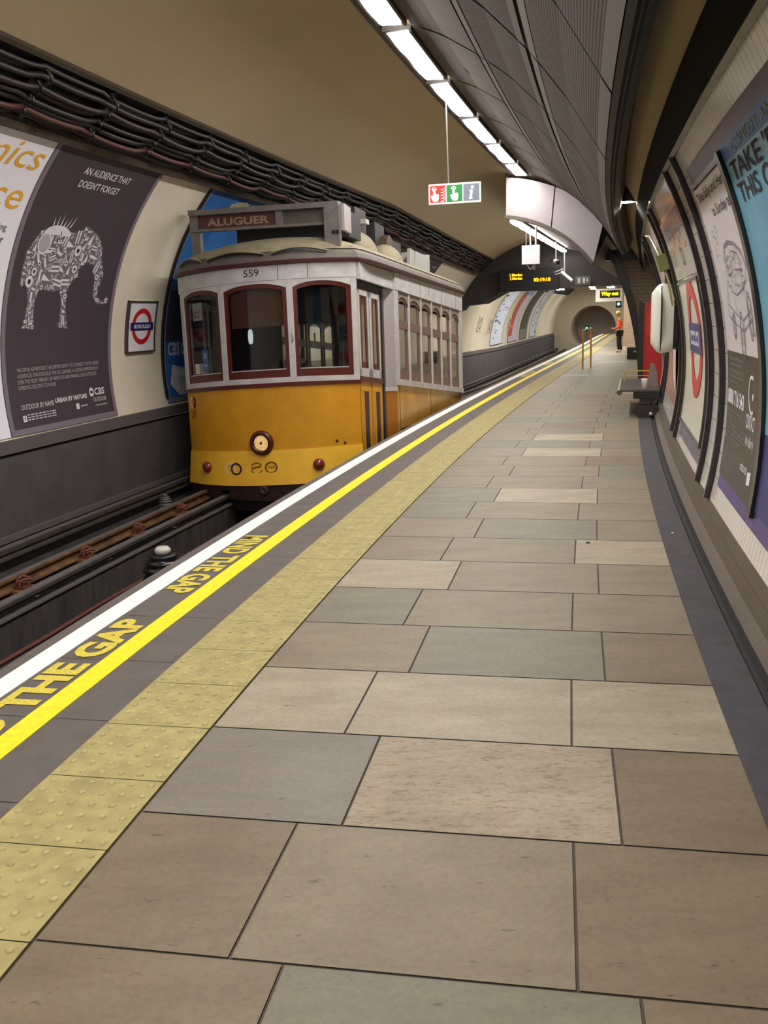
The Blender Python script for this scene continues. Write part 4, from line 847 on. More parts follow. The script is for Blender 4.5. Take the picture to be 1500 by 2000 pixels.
m = MB(); m.box(T, -.13, -.06, -.04, .04, .05, .11); m.cyl(T @ Vector((.03, -.04, .04)), T @ Vector((.06, -.12, .02)), .04, .045); obj('lens_hood', m, M_blk, t)
T = frame(27.0, .62, 2.40); t = thing('security_camera', 'long white camera hanging on a white rod before the dark downstand', 'camera', T)
m = MB(); m.cyl(T @ Vector((-.04, 0, .06)), T @ Vector((.26, -.15, -.19)), .04, .045, 10); obj('body', m, M_wht, t)
m = MB(); m.cyl(T @ Vector((.04, 0, 0)), T @ Vector((.04, 0, .68)), .02, n=8); m.tube([T @ Vector((.0, 0, .14)), T @ Vector((-.24, 0, .05)), T @ Vector((-.2, 0, .0)), T @ Vector((-.02, 0, .04))], .015, 6); obj('drop_rod', m, mat('rod_pale', (190, 186, 182), .4), t)
T = frame(28.9, 1.0, 2.15); t = thing('small_sign', 'small grey and white sign hanging on the dark downstand', 'sign', T)
m = MB(); m.box(T, -.22, .20, -.02, .02, 0, .24); obj('panel', m, mat('sg_dim', (96, 96, 92), .5), t); m = MB(); m.box(T, -.14, -.08, -.025, -.02, .05, .19); m.box(T, .0, .06, -.025, -.02, .05, .19); m.box(T, .1, .14, -.025, -.02, .08, .17); obj('symbols', m, mat('sg_dimw', (200, 200, 196), .5), t)
# train indicator
T = frame(29.0, -.55, 2.02); t = thing('train_indicator', 'black train indicator with amber dot lettering under the dark downstand', 'train indicator', T)
m = MB(); m.box(T, -.85, .85, -.1, .2, .02, .66); obj('case', m, mat('indic_black', (20, 16, 16), .5), t)
gi = lambda x, y, k: T @ Vector((x, -.1 - k, y)); M_amb = emis('amber', (255, 140, 10), 3.2)
m = MB(); put_text(m, '1 Morden', gi, -.56, -.20, .445, .525, .004, 0, .02); put_text(m, '2 Morden', gi, -.56, -.20, .345, .425, .004, 0, .02); obj('destination_lettering', m, M_amb, t, recalc=False)
m = MB(); put_text(m, '02:19:18', gi, .14, .62, .275, .375, .004, 0, .03); obj('clock_lettering', m, M_amb, t, recalc=False)
# far way out sign
T = frame(44.5, .98, 1.92); t = thing('way_out_sign', 'lit yellow way out sign hanging in the far tunnel', 'sign', T)
m = MB(); m.box(T, -.55, .62, 0, .1, -.14, .42); obj('case', m, mat('sign_case', (186, 182, 176), .5), t); m = MB(); m.box(T, -.36, .50, -.012, 0, .02, .34); obj('screen', m, M_blk, t)
m = MB(); put_text(m, 'Way out', lambda x, y, k: T @ Vector((x, -.015 - k, y)), -.30, .44, .07, .29, .003, 0, .03); obj('lettering', m, emis('signal_yellow', (240, 240, 10), 2.6), t, recalc=False)
m = MB(); m.cyl(T @ Vector((0, .05, .42)), T @ Vector((0, .05, 1.2)), .02); obj('drop_rod', m, M_frame, t)

# =================================================================== PLATFORM FURNITURE
M_bol = mat('bollard_yellow', (206, 148, 50), .5, var=.15, scale=20); M_stl = mat('steel', (176, 172, 166), .3, metal=.5)
T = frame(24.4, 1.40, 0); t = thing('barrier_post', 'pair of slim yellow posts joined at the top, standing on the platform', 'post', T)
m = MB(); m.cyl(T @ Vector((-.03, 0, 0)), T @ Vector((-.03, 0, .93)), .022); obj('left_post', m, M_bol, t); m = MB(); m.cyl(T @ Vector((.10, .9, 0)), T @ Vector((.10, .9, .95)), .024); obj('right_post', m, M_bol, t)
m = MB(); m.tube([T @ Vector((-.03, 0, .94)), T @ Vector((.03, .45, .97)), T @ Vector((.10, .9, .96))], .02); obj('top_bar', m, M_stl, t)
m = MB(); m.cyl(T @ Vector((-.03, 0, .93)), T @ Vector((-.03, 0, .97)), .03); m.cyl(T @ Vector((.10, .9, .95)), T @ Vector((.10, .9, .99)), .03); obj('cap', m, M_stl, t)
# black bin-like box by the arch
T = frame(28.9, 2.47, 0); t = thing('storage_box', 'black low storage box on the platform before the tiled wall end', 'box', T)
m = MB(); m.box(T, -.2, .24, 0, .5, 0, .30); obj('body', m, mat('box_black', (36, 26, 26), .6), t); m = MB(); m.box(T, -.21, .25, -.01, .51, .30, .34); obj('lid', m, mat('box_lid', (60, 48, 46), .5), t)
m = MB(); m.box(T, -.02, .06, -.012, 0, .2, .24); obj('latch', m, M_stl, t)
# red cabinet
T = frame(16.3, 3.02, 0); t = thing('red_cabinet', 'tall red cabinet with a sloped top standing against the right wall', 'cabinet', T)
m = MB(); m.prism(lambda x, y, k: T @ Vector((x, k, y)), [(-.13, .02), (.16, .02), (.16, 1.66), (.06, 1.66), (-.11, 1.46)], 0, .5); obj('body', m, mat('cabinet_red', (170, 26, 26), .4), t)
m = MB(); m.prism(lambda x, y, k: T @ Vector((x, k, y)), [(-.19, 0), (-.13, 0), (-.12, 1.5), (-.20, 1.55)], -.02, .3); obj('dark_side_post', m, M_brkt, t)
m = MB(); m.box(T, -.08, .0, -.01, 0, 1.0, 1.35); m.box(T, -.14, .16, -.01, .02, 0, .06); obj('door_panel', m, mat('cabinet_red2', (190, 40, 36), .4), t)
# bench of metal slats with cup and newspaper
T = frame(13.6, 2.95, 0); t = thing('bench', 'dark metal wall bench with round armrest end and black foot, beside the red cabinet', 'bench', T)
M_mesh = mat('bench_mesh', (74, 68, 64), .5, var=.3, scale=60)
m = MB(); m.box(T, -.34, .17, .0, 2.2, .335, .36); obj('seat', m, M_mesh, t)
m = MB(); m.cyl(T @ Vector((-.35, -.01, .325)), T @ Vector((-.35, 2.2, .325)), .035); obj('front_tube', m, mat('bench_tube', (84, 76, 58), .35), t)
m = MB(); m.box(T, -.17, .17, .0, .1, .24, .33); m.box(T, -.08, .17, .0, .06, .20, .25); m.box(T, -.1, .17, .9, 1.0, .2, .33); obj('bracket', m, M_brkt, t)
m = MB(); m.tube([T @ Vector((.14, .02, .22)), T @ Vector((.11, .0, .12)), T @ Vector((.06, .02, .02))], .03); obj('leg', m, M_brkt, t)
m = MB(); m.box(T, -.12, .15, -.1, .1, 0, .155); obj('foot_block', m, mat('foot_dark', (44, 34, 34), .7), t)
m = MB(); m.lathe(Matrix.Translation(T @ Vector((.06, -.13, .05))), [(0, -.03), (.025, -.02), (.032, 0), (.025, .02), (0, .03)], 12); obj('chrome_cap', m, mat('chrome', (230, 228, 224), .12, metal=.9), t)
m = MB()
for yy, zz in ((1.0, .42), (.35, .50)): m.tube([T @ Vector((-.30, 1.7 + yy * .2, zz)), T @ Vector((.12, 1.7 + yy * .2, zz))], .008, 6)
m.tube([T @ Vector((-.30, 1.75, .50)), T @ Vector((-.30, 1.78, .36))], .012, 6); m.tube([T @ Vector((.1, 1.75, .50)), T @ Vector((.1, 1.78, .36))], .012, 6)
obj('yellow_rail', m, mat('rail_yellow', (190, 166, 80), .4), t)
Tc = T @ Matrix.Translation((-.03, .12, .361)); t = thing('paper_cup', 'white paper cup standing on the dark metal bench', 'cup', Tc)
m = MB(); m.lathe(Tc, [(0, 0), (.028, 0), (.04, .125), (.042, .13), (.037, .128), (.026, .01), (0, .01)], 18); obj('cup', m, mat('cup_white', (232, 228, 224), .5), t); m = MB(); m.cyl(Tc @ Vector((0, 0, .128)), Tc @ Vector((0, 0, .138)), .043, .04, 18); obj('lid', m, mat('cup_lid', (240, 240, 240), .4), t)
Tn = T @ Matrix.Translation((.08, .45, .361)); m = MB(); m.prism(lambda x, y, k: Tn @ Vector((x, k, y)), [(-.10, 0), (.08, 0), (.06, .20), (.02, .32), (-.03, .32), (-.06, .14)], 0, .02)
tag(obj('newspaper', m, mat('news_grey', (134, 120, 108), .8, var=.3, scale=30)), 'folded grey newspaper propped up on the dark metal bench behind the cup', 'newspaper')

# =================================================================== TRAM
HD = .268; TO = Vector((-1.39857, 10.86034, 0)); TT = Vector((math.sin(HD), math.cos(HD), 0)); TN = Vector((math.cos(HD), -math.sin(HD), 0))
KZ = [(-.75, 0), (-.5, 0.0), (.71, .108), (1.83, .062), (2.03, .042), (4, .042)]
def TW(u, n, z):
    k = KZ[0][1]
    for (a, ka), (b, kb) in zip(KZ, KZ[1:]):
        if a <= z <= b: k = ka + (kb - ka) * (z - a) / (b - a); break
    return TO + TT * u + TN * n + Vector((0, 0, z - k * max(0, u) + (.04 * n if z > -.6 else 0)))
def fu(n): return .42 * abs(n / 1.12) ** 2.3
def FP(n, off=0.0):      # point on the bowed front, pushed out by off
    d = .42 * 2.3 * abs(n / 1.12) ** 1.3 / 1.12 * (1 if n > 0 else -1); L = math.hypot(1, d)
    return fu(n) - off / L, n + off * d / L
M_yel = mat('tram_yellow', (218, 156, 30), .45, var=.1, scale=2.5, c2=(204, 140, 24)); M_yel_lit = mat('tram_yellow_lit', (252, 192, 56), .42, var=.1, scale=4)
M_tw = mat('tram_white', (200, 198, 199), .5, var=.08, scale=6, c2=(178, 174, 174)); M_mar = mat('tram_maroon', (88, 30, 22), .35, var=.2, scale=14); M_brn = mat('tram_brown', (118, 92, 84), .5, var=.15, scale=10)
M_tdk = mat('tram_underframe', (20, 16, 16), .6); M_bump = mat('tram_bumper', (52, 28, 26), .5, var=.3, scale=16); M_rf = mat('tram_roof', (140, 131, 106), .75, var=.18, scale=5, c2=(114, 106, 84)); M_eave = mat('tram_eave', (92, 84, 78), .7, var=.2, scale=8)
M_gl = glass_mat('tram_glass', (.82, .84, .84), .02, .15); M_gls = glass_mat('tram_side_glass', (.5, .52, .52), .22); M_blkr = mat('rubber_black', (14, 13, 13), .5); M_tg = mat('tram_greywood', (110, 104, 100), .6, var=.25, scale=12); M_seam = mat('tram_seam', (70, 44, 16), .8)
tram = thing('tram', 'yellow and white vintage tram with a roof destination board coming along the track', 'tram', TO + Vector((0, 0, -.58)))
def fstrip(mb, n0, n1, z0, z1, o0=0.0, o1=None, th=.035, mi=0, st=None):      # curved strip of the front, o0 at the bottom, o1 at the top
    o1 = o0 if o1 is None else o1; st = st or max(2, int(abs(n1 - n0) / .08)); rows = []
    for i in range(st + 1):
        n = n0 + (n1 - n0) * i / st; zb = z0(n) if callable(z0) else z0; zt = z1(n) if callable(z1) else z1
        rows.append([TW(*FP(n, o0), zb), TW(*FP(n, o1), zt), TW(*FP(n, o1 - th), zt), TW(*FP(n, o0 - th), zb)])
    mb.grid(rows, mi, closed=True); mb.add(rows[0], [(0, 1, 2, 3)], mi); mb.add(rows[-1], [(3, 2, 1, 0)], mi)
def ubox(mb, u0, u1, n0, n1, z0, z1, mi=0, st=1):
    rows = []
    for i in range(st + 1):
        u = u0 + (u1 - u0) * i / st; rows.append([TW(u, n0, z0), TW(u, n1, z0), TW(u, n1, z1), TW(u, n0, z1)])
    mb.grid(rows, mi, closed=True); mb.add(rows[0], [(0, 1, 2, 3)], mi); mb.add(rows[-1], [(3, 2, 1, 0)], mi)
def P(name, mb, m, label=None, parent=None, rc=True): return obj(name, mb, m, parent or tram, label, recalc=rc)
NL, NR = -1.12, 1.10
m = MB(); fstrip(m, NL, NR, -.06, .672, 0, st=28); fp = P('front_panel', m, M_yel, 'yellow front panel')
m = MB(); fstrip(m, NL, NR, -.47, -.062, .055, .012, st=28); P('lower_band', m, M_yel_lit, 'yellow band with light put into its colour, carrying lamps and ring emblems')  # light caught by the sloping band is put into its brighter yellow
m = MB(); fstrip(m, NL - .01, NR + .01, .672, .715, .022, st=28); P('moulding', m, M_mar)
m = MB(); fstrip(m, NL, NR, .715, .775, .012, st=28); P('window_sill', m, M_tw)
m = MB(); fstrip(m, NL, NR, 1.86, 2.02, .012, st=28); fa = P('fascia', m, M_tw, 'white fascia with the number 559')
gf = lambda x, y, k: TW(*FP(x, k), y)
m = MB(); put_text(m, '559', gf, -.10, .085, 1.915, 1.99, .016, 0, .0); P('fleet_number', m, ink('black', (52, 46, 50)), parent=fa, rc=False)
m = MB()
for n in (.30, .62): fstrip(m, n, n + .006, 1.86, 2.02, .0135, th=.004)
P('seam', m, M_seam, parent=fa)
wins = ((-1.055, -.455), (-.385, .385), (.455, 1.045))
def archz(n0, n1, hi): return lambda n: 1.77 + hi * (1 - abs((2 * n - n0 - n1) / (n1 - n0)) ** 2.4)
for n0, n1 in ((NL, -1.055), (-.455, -.385), (.385, .455), (1.045, NR)):
    m = MB(); fstrip(m, n0, n1, .775, 1.86, .010, st=2, th=.05); P('window_post', m, M_tw)
for i, (n0, n1) in enumerate(wins):
    az = archz(n0, n1, .06); m = MB(); fstrip(m, n0, n1, az, 1.862, .006, st=14, th=.04); P('arched_head', m, M_tw)
    e = .045; fr = MB(); fstrip(fr, n0, n0 + e, .775, 1.80, -.004, th=.03, st=2); fstrip(fr, n1 - e, n1, .775, 1.80, -.004, th=.03, st=2); fstrip(fr, n0, n1, .775, .865, -.004, th=.03); fstrip(fr, n0, n1, lambda n: az(n) - .045, lambda n: az(n) + .01, -.004, th=.03)
    f = P('window_frame', fr, M_mar, ('left', 'middle', 'right')[i] + ' front window frame in dark red wood')
    g = MB(); fstrip(g, n0 + e - .004, n1 - e + .004, .862, lambda n: az(n) - .04, -.015, th=.005); P('pane', g, M_gl, parent=f)
    g = MB(); fstrip(g, n0 + e, n1 - e, .862, .872, .0, th=.006); P('sill_strip', g, M_tw, parent=f)
m = MB(); m.tube([TW(*FP(.42, .012), 1.27), TW(*FP(.435, .04), 1.245), TW(*FP(.435, .045), 1.19), TW(*FP(.42, .012), 1.16)], .007, 6); P('grab_handle', m, M_stl)
# things behind the glass
m = MB(); fstrip(m, -.34, .34, 1.36, 1.80, -.07, th=.006); P('roller_blind', m, mat('blind_brown', (92, 52, 34), .8))
m = MB(); fstrip(m, -.93, -.76, 1.50, 1.70, -.03, -.03, th=.003); nt = P('window_notice', m, mat('notice_paper', (176, 170, 160), .8)); m = MB()
put_text(m, 'ALUGUER', gf, -.90, -.79, 1.585, 1.61, -.028); put_text(m, 'RESERVADO', gf, -.905, -.785, 1.535, 1.56, -.028); P('notice_lettering', m, ink('black', (52, 46, 50)), parent=nt, rc=False)
m = MB(); fstrip(m, -.80, -.71, .92, 1.16, -.03, th=.003); nt = P('blue_card', m, mat('card_blue', (50, 136, 206), .5)); m = MB(); m.ring(gf, -.757, 1.085, .022, .03, .012, -.0285, -.026, 16); fstrip(m, -.785, -.73, .96, .985, -.0285, th=.001); P('card_mark', m, I_w, parent=nt)
m = MB(); ubox(m, .24, .32, -.90, -.76, .88, 1.0); P('dashboard_box', m, mat('dash_white', (168, 166, 160), .6))
m = MB(); m.add([TW(.12, -.115 + .032 * (abs(math.cos(2 * PI * i / 20)) ** .5) * (1 if math.cos(2 * PI * i / 20) > 0 else -1), 1.262 + .085 * math.sin(2 * PI * i / 20)) for i in range(20)], [list(range(20))]); m.add([TW(.125, -.115 + .03 * math.cos(2 * PI * i / 20), 1.262 + .08 * math.sin(2 * PI * i / 20)) for i in range(20)], [list(range(20))]); P('oval_light_spot', m, mat('oval_glow', (236, 240, 244), .5, emit=.25))  # added glowing oval standing in for a spot of light in the window
for n in (.56, .66): 
    m = MB(); ubox(m, .42, .44, n - .008, n + .008, 1.13, 1.28); P('lever', m, mat('brass', (180, 150, 90), .3, metal=.6))
m = MB(); m.tube([TW(.35, .93, .8), TW(.35, .94, 1.22), TW(.35, 1.0, 1.24)], .012, 6); m.lathe(Matrix.Translation(TW(.45, .3, .92)), [(0, 0), (.12, 0), (.13, .06), (.10, .09), (0, .1)], 16); P('controller', m, mat('ctrl', (90, 84, 80), .5))
# headlamp, buffer lamps, emblems
def disc(nm, n, z, prof, mt, label=None, parent=None, seg=26, mi=0):
    u0, nn = FP(n, 0); u1, n1 = FP(n, 1.0); ax = (TW(u1, n1, z) - TW(u0, nn, z)); ax.z = 0; ax.normalize(); q = ax.to_track_quat('Z', 'Y').to_matrix().to_4x4()
    m = MB(); m.lathe(Matrix.Translation(TW(u0, nn, z)) @ q, prof, seg); return P(nm, m, mt, label, parent)
hl = disc('headlamp', .005, .03, [(.14, -.01), (.148, .03), (.135, .06), (.095, .065), (.09, .03), (.0, .02)], M_mar, 'dark red rimmed round headlamp')
disc('headlamp_glass', .005, .03, [(0, .045), (.05, .043), (.09, .034)], mat('lamp_glass', (250, 214, 150), .12, emit=.22, ec=(255, 206, 130), var=.8, scale=34, c2=(120, 60, 26)), parent=hl)
disc('bulb', .005, .03, [(0, .064), (.014, .058), (.018, .04)], mat('bulb_dark', (90, 50, 20), .3), parent=hl, seg=12)
for n in (-.765, .645): disc('marker_lamp', n, -.255, [(.065, .02), (.07, .05), (.058, .075), (.03, .095), (0, .10)], mat('marker_red', (120, 44, 24), .2, spec=.7), 'dark red glass marker lamp')
for i, n in enumerate((-.02, .85, .93)): disc('rivet', n, (-.115, -.0, -.03)[i], [(.018, 0), (.012, .012), (0, .014)], M_bump, seg=8)
gb = lambda x, y, k: TW(*FP(x, .034 + k), y)
m = MB(); m.ring(gb, -.42, -.27, .075, .075, .024, .003, .005, 30); P('pale_ring_emblem', m, ink('cream', (236, 214, 170))); m = MB(); m.ring(gb, -.335, -.27, .075, .075, .022, .0055, .0075, 30); P('dark_ring_emblem', m, ink('maroon', (70, 36, 30)))
M_ink2 = ink('umber', (120, 84, 34))
m = MB(); m.ring(gb, -.07, -.265, .078, .07, .013, .003, .005, 26, 200, 340); m.ring(gb, -.07, -.265, .078, .07, .013, .003, .005, 26, 30, 150); m.prism(gb, [(-.135, -.275), (-.02, -.255), (-.02, -.235), (-.135, -.255)], .003, .005); P('arc_emblem', m, M_ink2)
m = MB(); m.ring(gb, .11, -.26, .078, .07, .018, .003, .005, 28); P('round_emblem', m, M_ink2); m = MB(); put_text(m, 'CARRIS', gb, .06, .16, -.275, -.24, .004, 0, .01); P('emblem_lettering', m, M_ink2, rc=False)
gp = lambda x, y, k: TW(*FP(x, k), y)
m = MB(); m.ring(gp, -1.00, .545, .05, .075, .018, .002, .004, 26, -90, 90); m.ring(gp, -.985, .545, .016, .045, .006, .002, .004, 14); P('ring_mark', m, ink('maroon', (70, 36, 30))); m = MB(); m.ring(gp, -1.02, .545, .05, .075, .018, .002, .004, 26, 90, 270); P('pale_ring_mark', m, ink('cream', (236, 214, 170)))
m = MB(); put_text(m, '28', gp, -1.06, -.96, .35, .45, .003, 0, .0); P('route_number', m, ink('umber', (120, 84, 34)), rc=False)
m = MB(); fstrip(m, NL + .02, NR - .02, -.535, -.472, .03, .03, st=20, th=.08); fstrip(m, -1.09, -.93, -.67, -.535, .03, .03, th=.08); fstrip(m, -.78, -.60, -.66, -.535, .03, .03, th=.08); fstrip(m, -.46, .45, -.66, -.535, .03, .03, th=.08); P('bumper', m, M_bump, 'scuffed dark brown bumper plate')
disc('coupling', .0, -.53, [(.06, .02), (.065, .04), (.04, .055), (.02, .05), (0, .03)], mat('coupling_brown', (70, 42, 38), .5))
m = MB(); fstrip(m, -.45, .44, -.80, -.655, -.03, .0, st=12, th=.06); ubox(m, .45, 6.6, -.70, .44, -.56, -.3); ubox(m, .5, 6.6, -1.1, 1.1, -.50, -.45); P('underframe', m, M_tdk)
m = MB()
for n in (-1.0, .9): m.cyl(TW(*FP(n, -.05), -.53), TW(*FP(n, -.1), -.5), .05)
P('life_guard', m, M_tdk)
for u in (2.0, 4.6):
    for n in (-.72 - .16, .72 - .16):
        m = MB(); c = TO + TT * u + TN * n + Vector((0, 0, -.26)); m.cyl(c - TN * .05, c + TN * .05, .31, .31, 28); m.cyl(c + TN * .05, c + TN * .07, .1, .1, 14); P('wheel', m, M_tdk)
# ---- sides
def side(sg):
    N = 1.15 * sg; V = 1.10 * sg
    def nb(mb, u0, u1, z0, z1, out=0.0, th=.04, mi=0, n=N, st=1): ubox(mb, u0, u1, n + sg * (out - th), n + sg * out, z0, z1, mi, st)
    # vestibule
    m = MB(); nb(m, .42, 2.05, 1.84, 2.02, .012, n=V + sg * .03, st=4); P('side_fascia', m, M_tw)
    for (u0, u1) in ((.47, .92), (.97, 1.42)):
        lf = MB(); nb(lf, u0, u1, -.42, .70, -.01, .03, 0, V); ub = P('door_leaf', lf, M_yel, 'yellow lower door leaf with dark slot')
        q = MB(); nb(q, u0 + .13, u0 + .31, -.28, .58, -.004, .012, 0, V); P('slot', q, mat('slot_brown', (58, 40, 26), .6), parent=ub)
        q = MB(); nb(q, u0 + .10, u0 + .34, .58, .60, -.002, .012, 0, V); nb(q, u0 + .10, u0 + .12, -.30, .60, -.002, .012, 0, V); nb(q, u0 + .32, u0 + .34, -.30, .60, -.002, .012, 0, V); P('slot_frame', q, M_yel, parent=ub)
        q = MB(); nb(q, u0, u0 + .07, .76, 1.74, -.01, .03, 0, V); nb(q, u1 - .07, u1, .76, 1.74, -.01, .03, 0, V); nb(q, u0, u1, .76, .86, -.01, .03, 0, V); nb(q, u0, u1, 1.68, 1.74, -.01, .03, 0, V); wf = P('door_window_frame', q, M_tw)
        q = MB(); nb(q, u0 + .06, u0 + .15, .86, 1.68, -.014, .02, 0, V); nb(q, u1 - .15, u1 - .06, .86, 1.68, -.014, .02, 0, V); nb(q, u0 + .06, u1 - .06, .86, .93, -.014, .02, 0, V); P('inner_frame', q, M_mar, parent=wf)
        q = MB(); nb(q, u0 + .14, u1 - .14, .92, 1.69, -.02, .006, 0, V); P('pane', q, M_gls, parent=wf)
    m = MB(); nb(m, .46, 1.43, .70, .76, .005, .03, 0, V, 2); P('moulding', m, M_mar)
    m = MB(); nb(m, .925, .965, -.45, 1.80, -.02, .02, 0, V, 2); nb(m, .42, .465, -.45, 1.80, -.015, .02, 0, V); nb(m, .44, 1.45, 1.745, 1.84, -.02, .03, 0, V, 2); P('door_rubber', m, M_blkr)
    m = MB(); nb(m, 1.43, 1.62, -.50, 1.84, -.03, .05, 0, V, 1); P('door_shaft', m, M_blkr); m = MB(); nb(m, 1.575, 1.60, -.50, 1.80, -.015, .03, 0, V); P('grab_rail', m, mat('rail_steel', (96, 94, 94), .3, metal=.4))
    m = MB(); rows = [[TW(u, n, z) for z in (.66, 1.0, 1.4, 1.84)] for u, n in ((1.61, V - sg * .08), (1.95, N - sg * .002))]; m.grid(rows); m.grid([[p + TN * (-sg * .03) for p in r] for r in rows]); P('bulkhead_panel', m, mat('tram_lavender', (170, 162, 162), .45))
    m = MB(); rows = [[TW(u, n, z) for z in (-.5, .0, .60)] for u, n in ((1.61, V - sg * .08), (1.95, N - sg * .002))]; m.grid(rows); P('bulkhead_lower_panel', m, mat('tram_orange', (172, 108, 30), .5))
    m = MB(); rows = [[TW(u, n, z) for z in (.60, .67)] for u, n in ((1.61, V - sg * .07), (1.95, N + sg * .01))]; m.grid(rows); P('bulkhead_sill', m, M_tw)
    # main body
    PST = [2.02, 2.72, 3.46, 4.20, 4.93, 5.70, 6.52]
    m = MB(); nb(m, 1.94, 6.75, 1.84, 2.02, .018, .05, 0, N, 8); fa = P('side_fascia', m, M_tw)
    if sg > 0:
        q = MB(); put_text(q, '2', lambda x, y, k: TW(x, N + sg * (.02 + k), y), 3.9, 4.0, 1.90, 1.97, .003); P('faint_numeral', q, I_g, parent=fa, rc=False)
        q = MB()
        for u in (2.2, 3.4, 4.9, 6.1): nb(q, u, u + .008, 1.84, 2.02, .0195, .003)
        P('seam', q, M_seam, parent=fa)
    m = MB(); nb(m, 1.94, 2.10, .775, 1.85, .012, .05, 0, N); P('corner_post', m, M_tw)
    m = MB(); nb(m, 6.60, 6.75, -.5, 1.85, .012, .05, 0, N, 1); P('end_post', m, M_tw)
    for p in PST[1:]:
        m = MB(); nb(m, p - .022, p + .022, .775, 1.85, .012, .04, 0, N); P('window_post', m, M_tw)
    for i, (a, b) in enumerate(zip(PST, PST[1:])):
        a2 = a + (.08 if i == 0 else .022); b2 = b - .022
        m = MB(); rows = []
        for j in range(11):
            u = a2 + (b2 - a2) * j / 10; z = 1.68 + .10 * (1 - abs(2 * j / 10 - 1) ** 2.6); rows.append([TW(u, N - sg * .03, z), TW(u, N, z), TW(u, N, 1.85), TW(u, N - sg * .03, 1.85)])
        m.grid(rows, closed=True); P('arched_head', m, mat('tram_head', (132, 122, 114), .5))
        m = MB(); nb(m, a2, a2 + .035, .775, 1.72, -.012, .03, 0, N); nb(m, b2 - .09, b2, .775, 1.74, -.012, .03, 0, N); nb(m, a2, b2, .775, .90, -.008, .03, 0, N); nb(m, a2, b2, 1.40, 1.50, -.006, .03, 0, N)
        for j in range(10):
            u = a2 + (b2 - a2) * j / 10; u2 = a2 + (b2 - a2) * (j + 1) / 10; z = 1.68 + .10 * (1 - abs(2 * (j + .5) / 10 - 1) ** 2.6); ubox(m, u, u2, N - sg * .04, N - sg * .012, z - .045, z + .01)
        f = P('window_frame', m, M_brn if sg > 0 else M_mar); q = MB(); nb(q, a2 + .03, b2 - .08, .895, 1.405, -.025, .005, 0, N); nb(q, a2 + .03, b2 - .08, 1.495, 1.70, -.025, .005, 0, N); P('pane', q, M_gls, parent=f)
    m = MB(); nb(m, 1.94, 6.76, .70, .775, .03, .05, 0, N, 8); P('side_sill', m, M_tw)
    m = MB(); nb(m, 1.95, 6.75, -.5, .70, .005, .03, 0, N, 8); bs = P('side_panel', m, mat('tram_side_yellow', (206, 158, 66), .35, var=.25, scale=3, c2=(180, 128, 40)), 'glossy yellow side panelling')
    q = MB()
    for u in (2.06, 4.0, 5.6): nb(q, u, u + .014, -.5, .70, .009, .004, 0, N)
    nb(q, 2.07, 6.7, -.02, .0, .02, .02, 0, N, 6); P('seam', q, mat('seam_dark', (110, 78, 26), .6), parent=bs)
for sg in (1, -1): side(sg)
m = MB(); ubox(m, 6.72, 6.76, -1.15, 1.15, -.5, .775); ubox(m, 6.72, 6.76, -1.15, 1.15, 1.78, 2.02)
for n in (-1.12, -.4, .4, 1.04): ubox(m, 6.72, 6.76, n, n + .08, .775, 1.8)
P('rear_wall', m, M_yel)
# ---- interior
M_in = mat('interior_dark', (34, 24, 20), .7); m = MB(); ubox(m, .35, 6.72, -1.08, 1.08, -.30, -.26, st=4); P('floor_boards', m, M_in)
m = MB(); ubox(m, .5, 6.7, -1.02, 1.02, 1.90, 1.93, st=4); P('inner_ceiling', m, mat('inner_ceiling', (60, 44, 36), .7))
m = MB(); ubox(m, 1.70, 1.74, -1.06, -.35, -.3, 1.9); ubox(m, 1.70, 1.74, .35, 1.06, -.3, 1.9); ubox(m, 1.70, 1.74, -.35, .35, 1.5, 1.9); P('inner_bulkhead', m, mat('bulk_wood', (52, 28, 20), .4))
m = MB(); fstrip(m, -.95, .95, .62, .84, -.12, th=.18); P('dashboard', m, M_in)
for i, u in enumerate((2.3, 3.0, 3.7, 4.4, 5.1, 5.8)):
    for n in (-.72, .72):
        m = MB(); ubox(m, u, u + .42, n - .28, n + .28, .10, .20); ubox(m, u + .38, u + .44, n - .28, n + .28, .18, .72); ubox(m, u + .08, u + .12, n - .2, n + .2, -.27, .1); P('seat', m, mat('seat_green', (50, 58, 66), .6))
# ---- roof
def outline():
    pts = [(6.85, 1.15)] + [(u, 1.15) for u in (6, 5, 4, 3, 2)] + [(1.2, 1.15), (.7, 1.14)] + [(fu(n), n) for n in (1.10, 1.0, .9, .75, .6, .45, .3, .15, 0, -.15, -.3, -.45, -.6, -.75, -.9, -1.0, -1.10)] + [(.7, -1.14), (1.2, -1.15)] + [(u, -1.15) for u in (2, 3, 4, 5, 6)] + [(6.85, -1.15)]
    return pts
OL = outline()
def outp(i, off):
    a = OL[max(0, i - 1)]; b = OL[min(len(OL) - 1, i + 1)]; du, dn = b[0] - a[0], b[1] - a[1]; L = math.hypot(du, dn); return OL[i][0] + dn / L * off, OL[i][1] - du / L * off
def band3(mb, o0, z0, o1, z1, mi=0):
    mb.grid([[TW(*outp(i, o0), z0), TW(*outp(i, o1), z1)] for i in range(len(OL))], mi)
m = MB(); band3(m, .015, 2.02, .055, 2.03); band3(m, .055, 2.03, .06, 2.055); band3(m, .06, 2.055, .03, 2.07); P('gutter', m, mat('gutter_maroon', (70, 30, 28), .45))
m = MB(); band3(m, .045, 2.066, .02, 2.12); band3(m, .02, 2.12, -.05, 2.20); P('eave', m, M_eave)
def spine(i): u = max(.95, min(6.3, OL[i][0])); return u, 0.0
m = MB(); rows = []
for t_ in [j / 10 for j in range(11)]:
    r = []
    for i in range(len(OL)):
        u, n = outp(i, -.012); su, sn = spine(i); q = t_; r.append(TW(u + (su - u) * q, n + (sn - n) * q, 2.172 + .25 * math.sin(q * PI / 2) ** .62))
    rows.append(r)
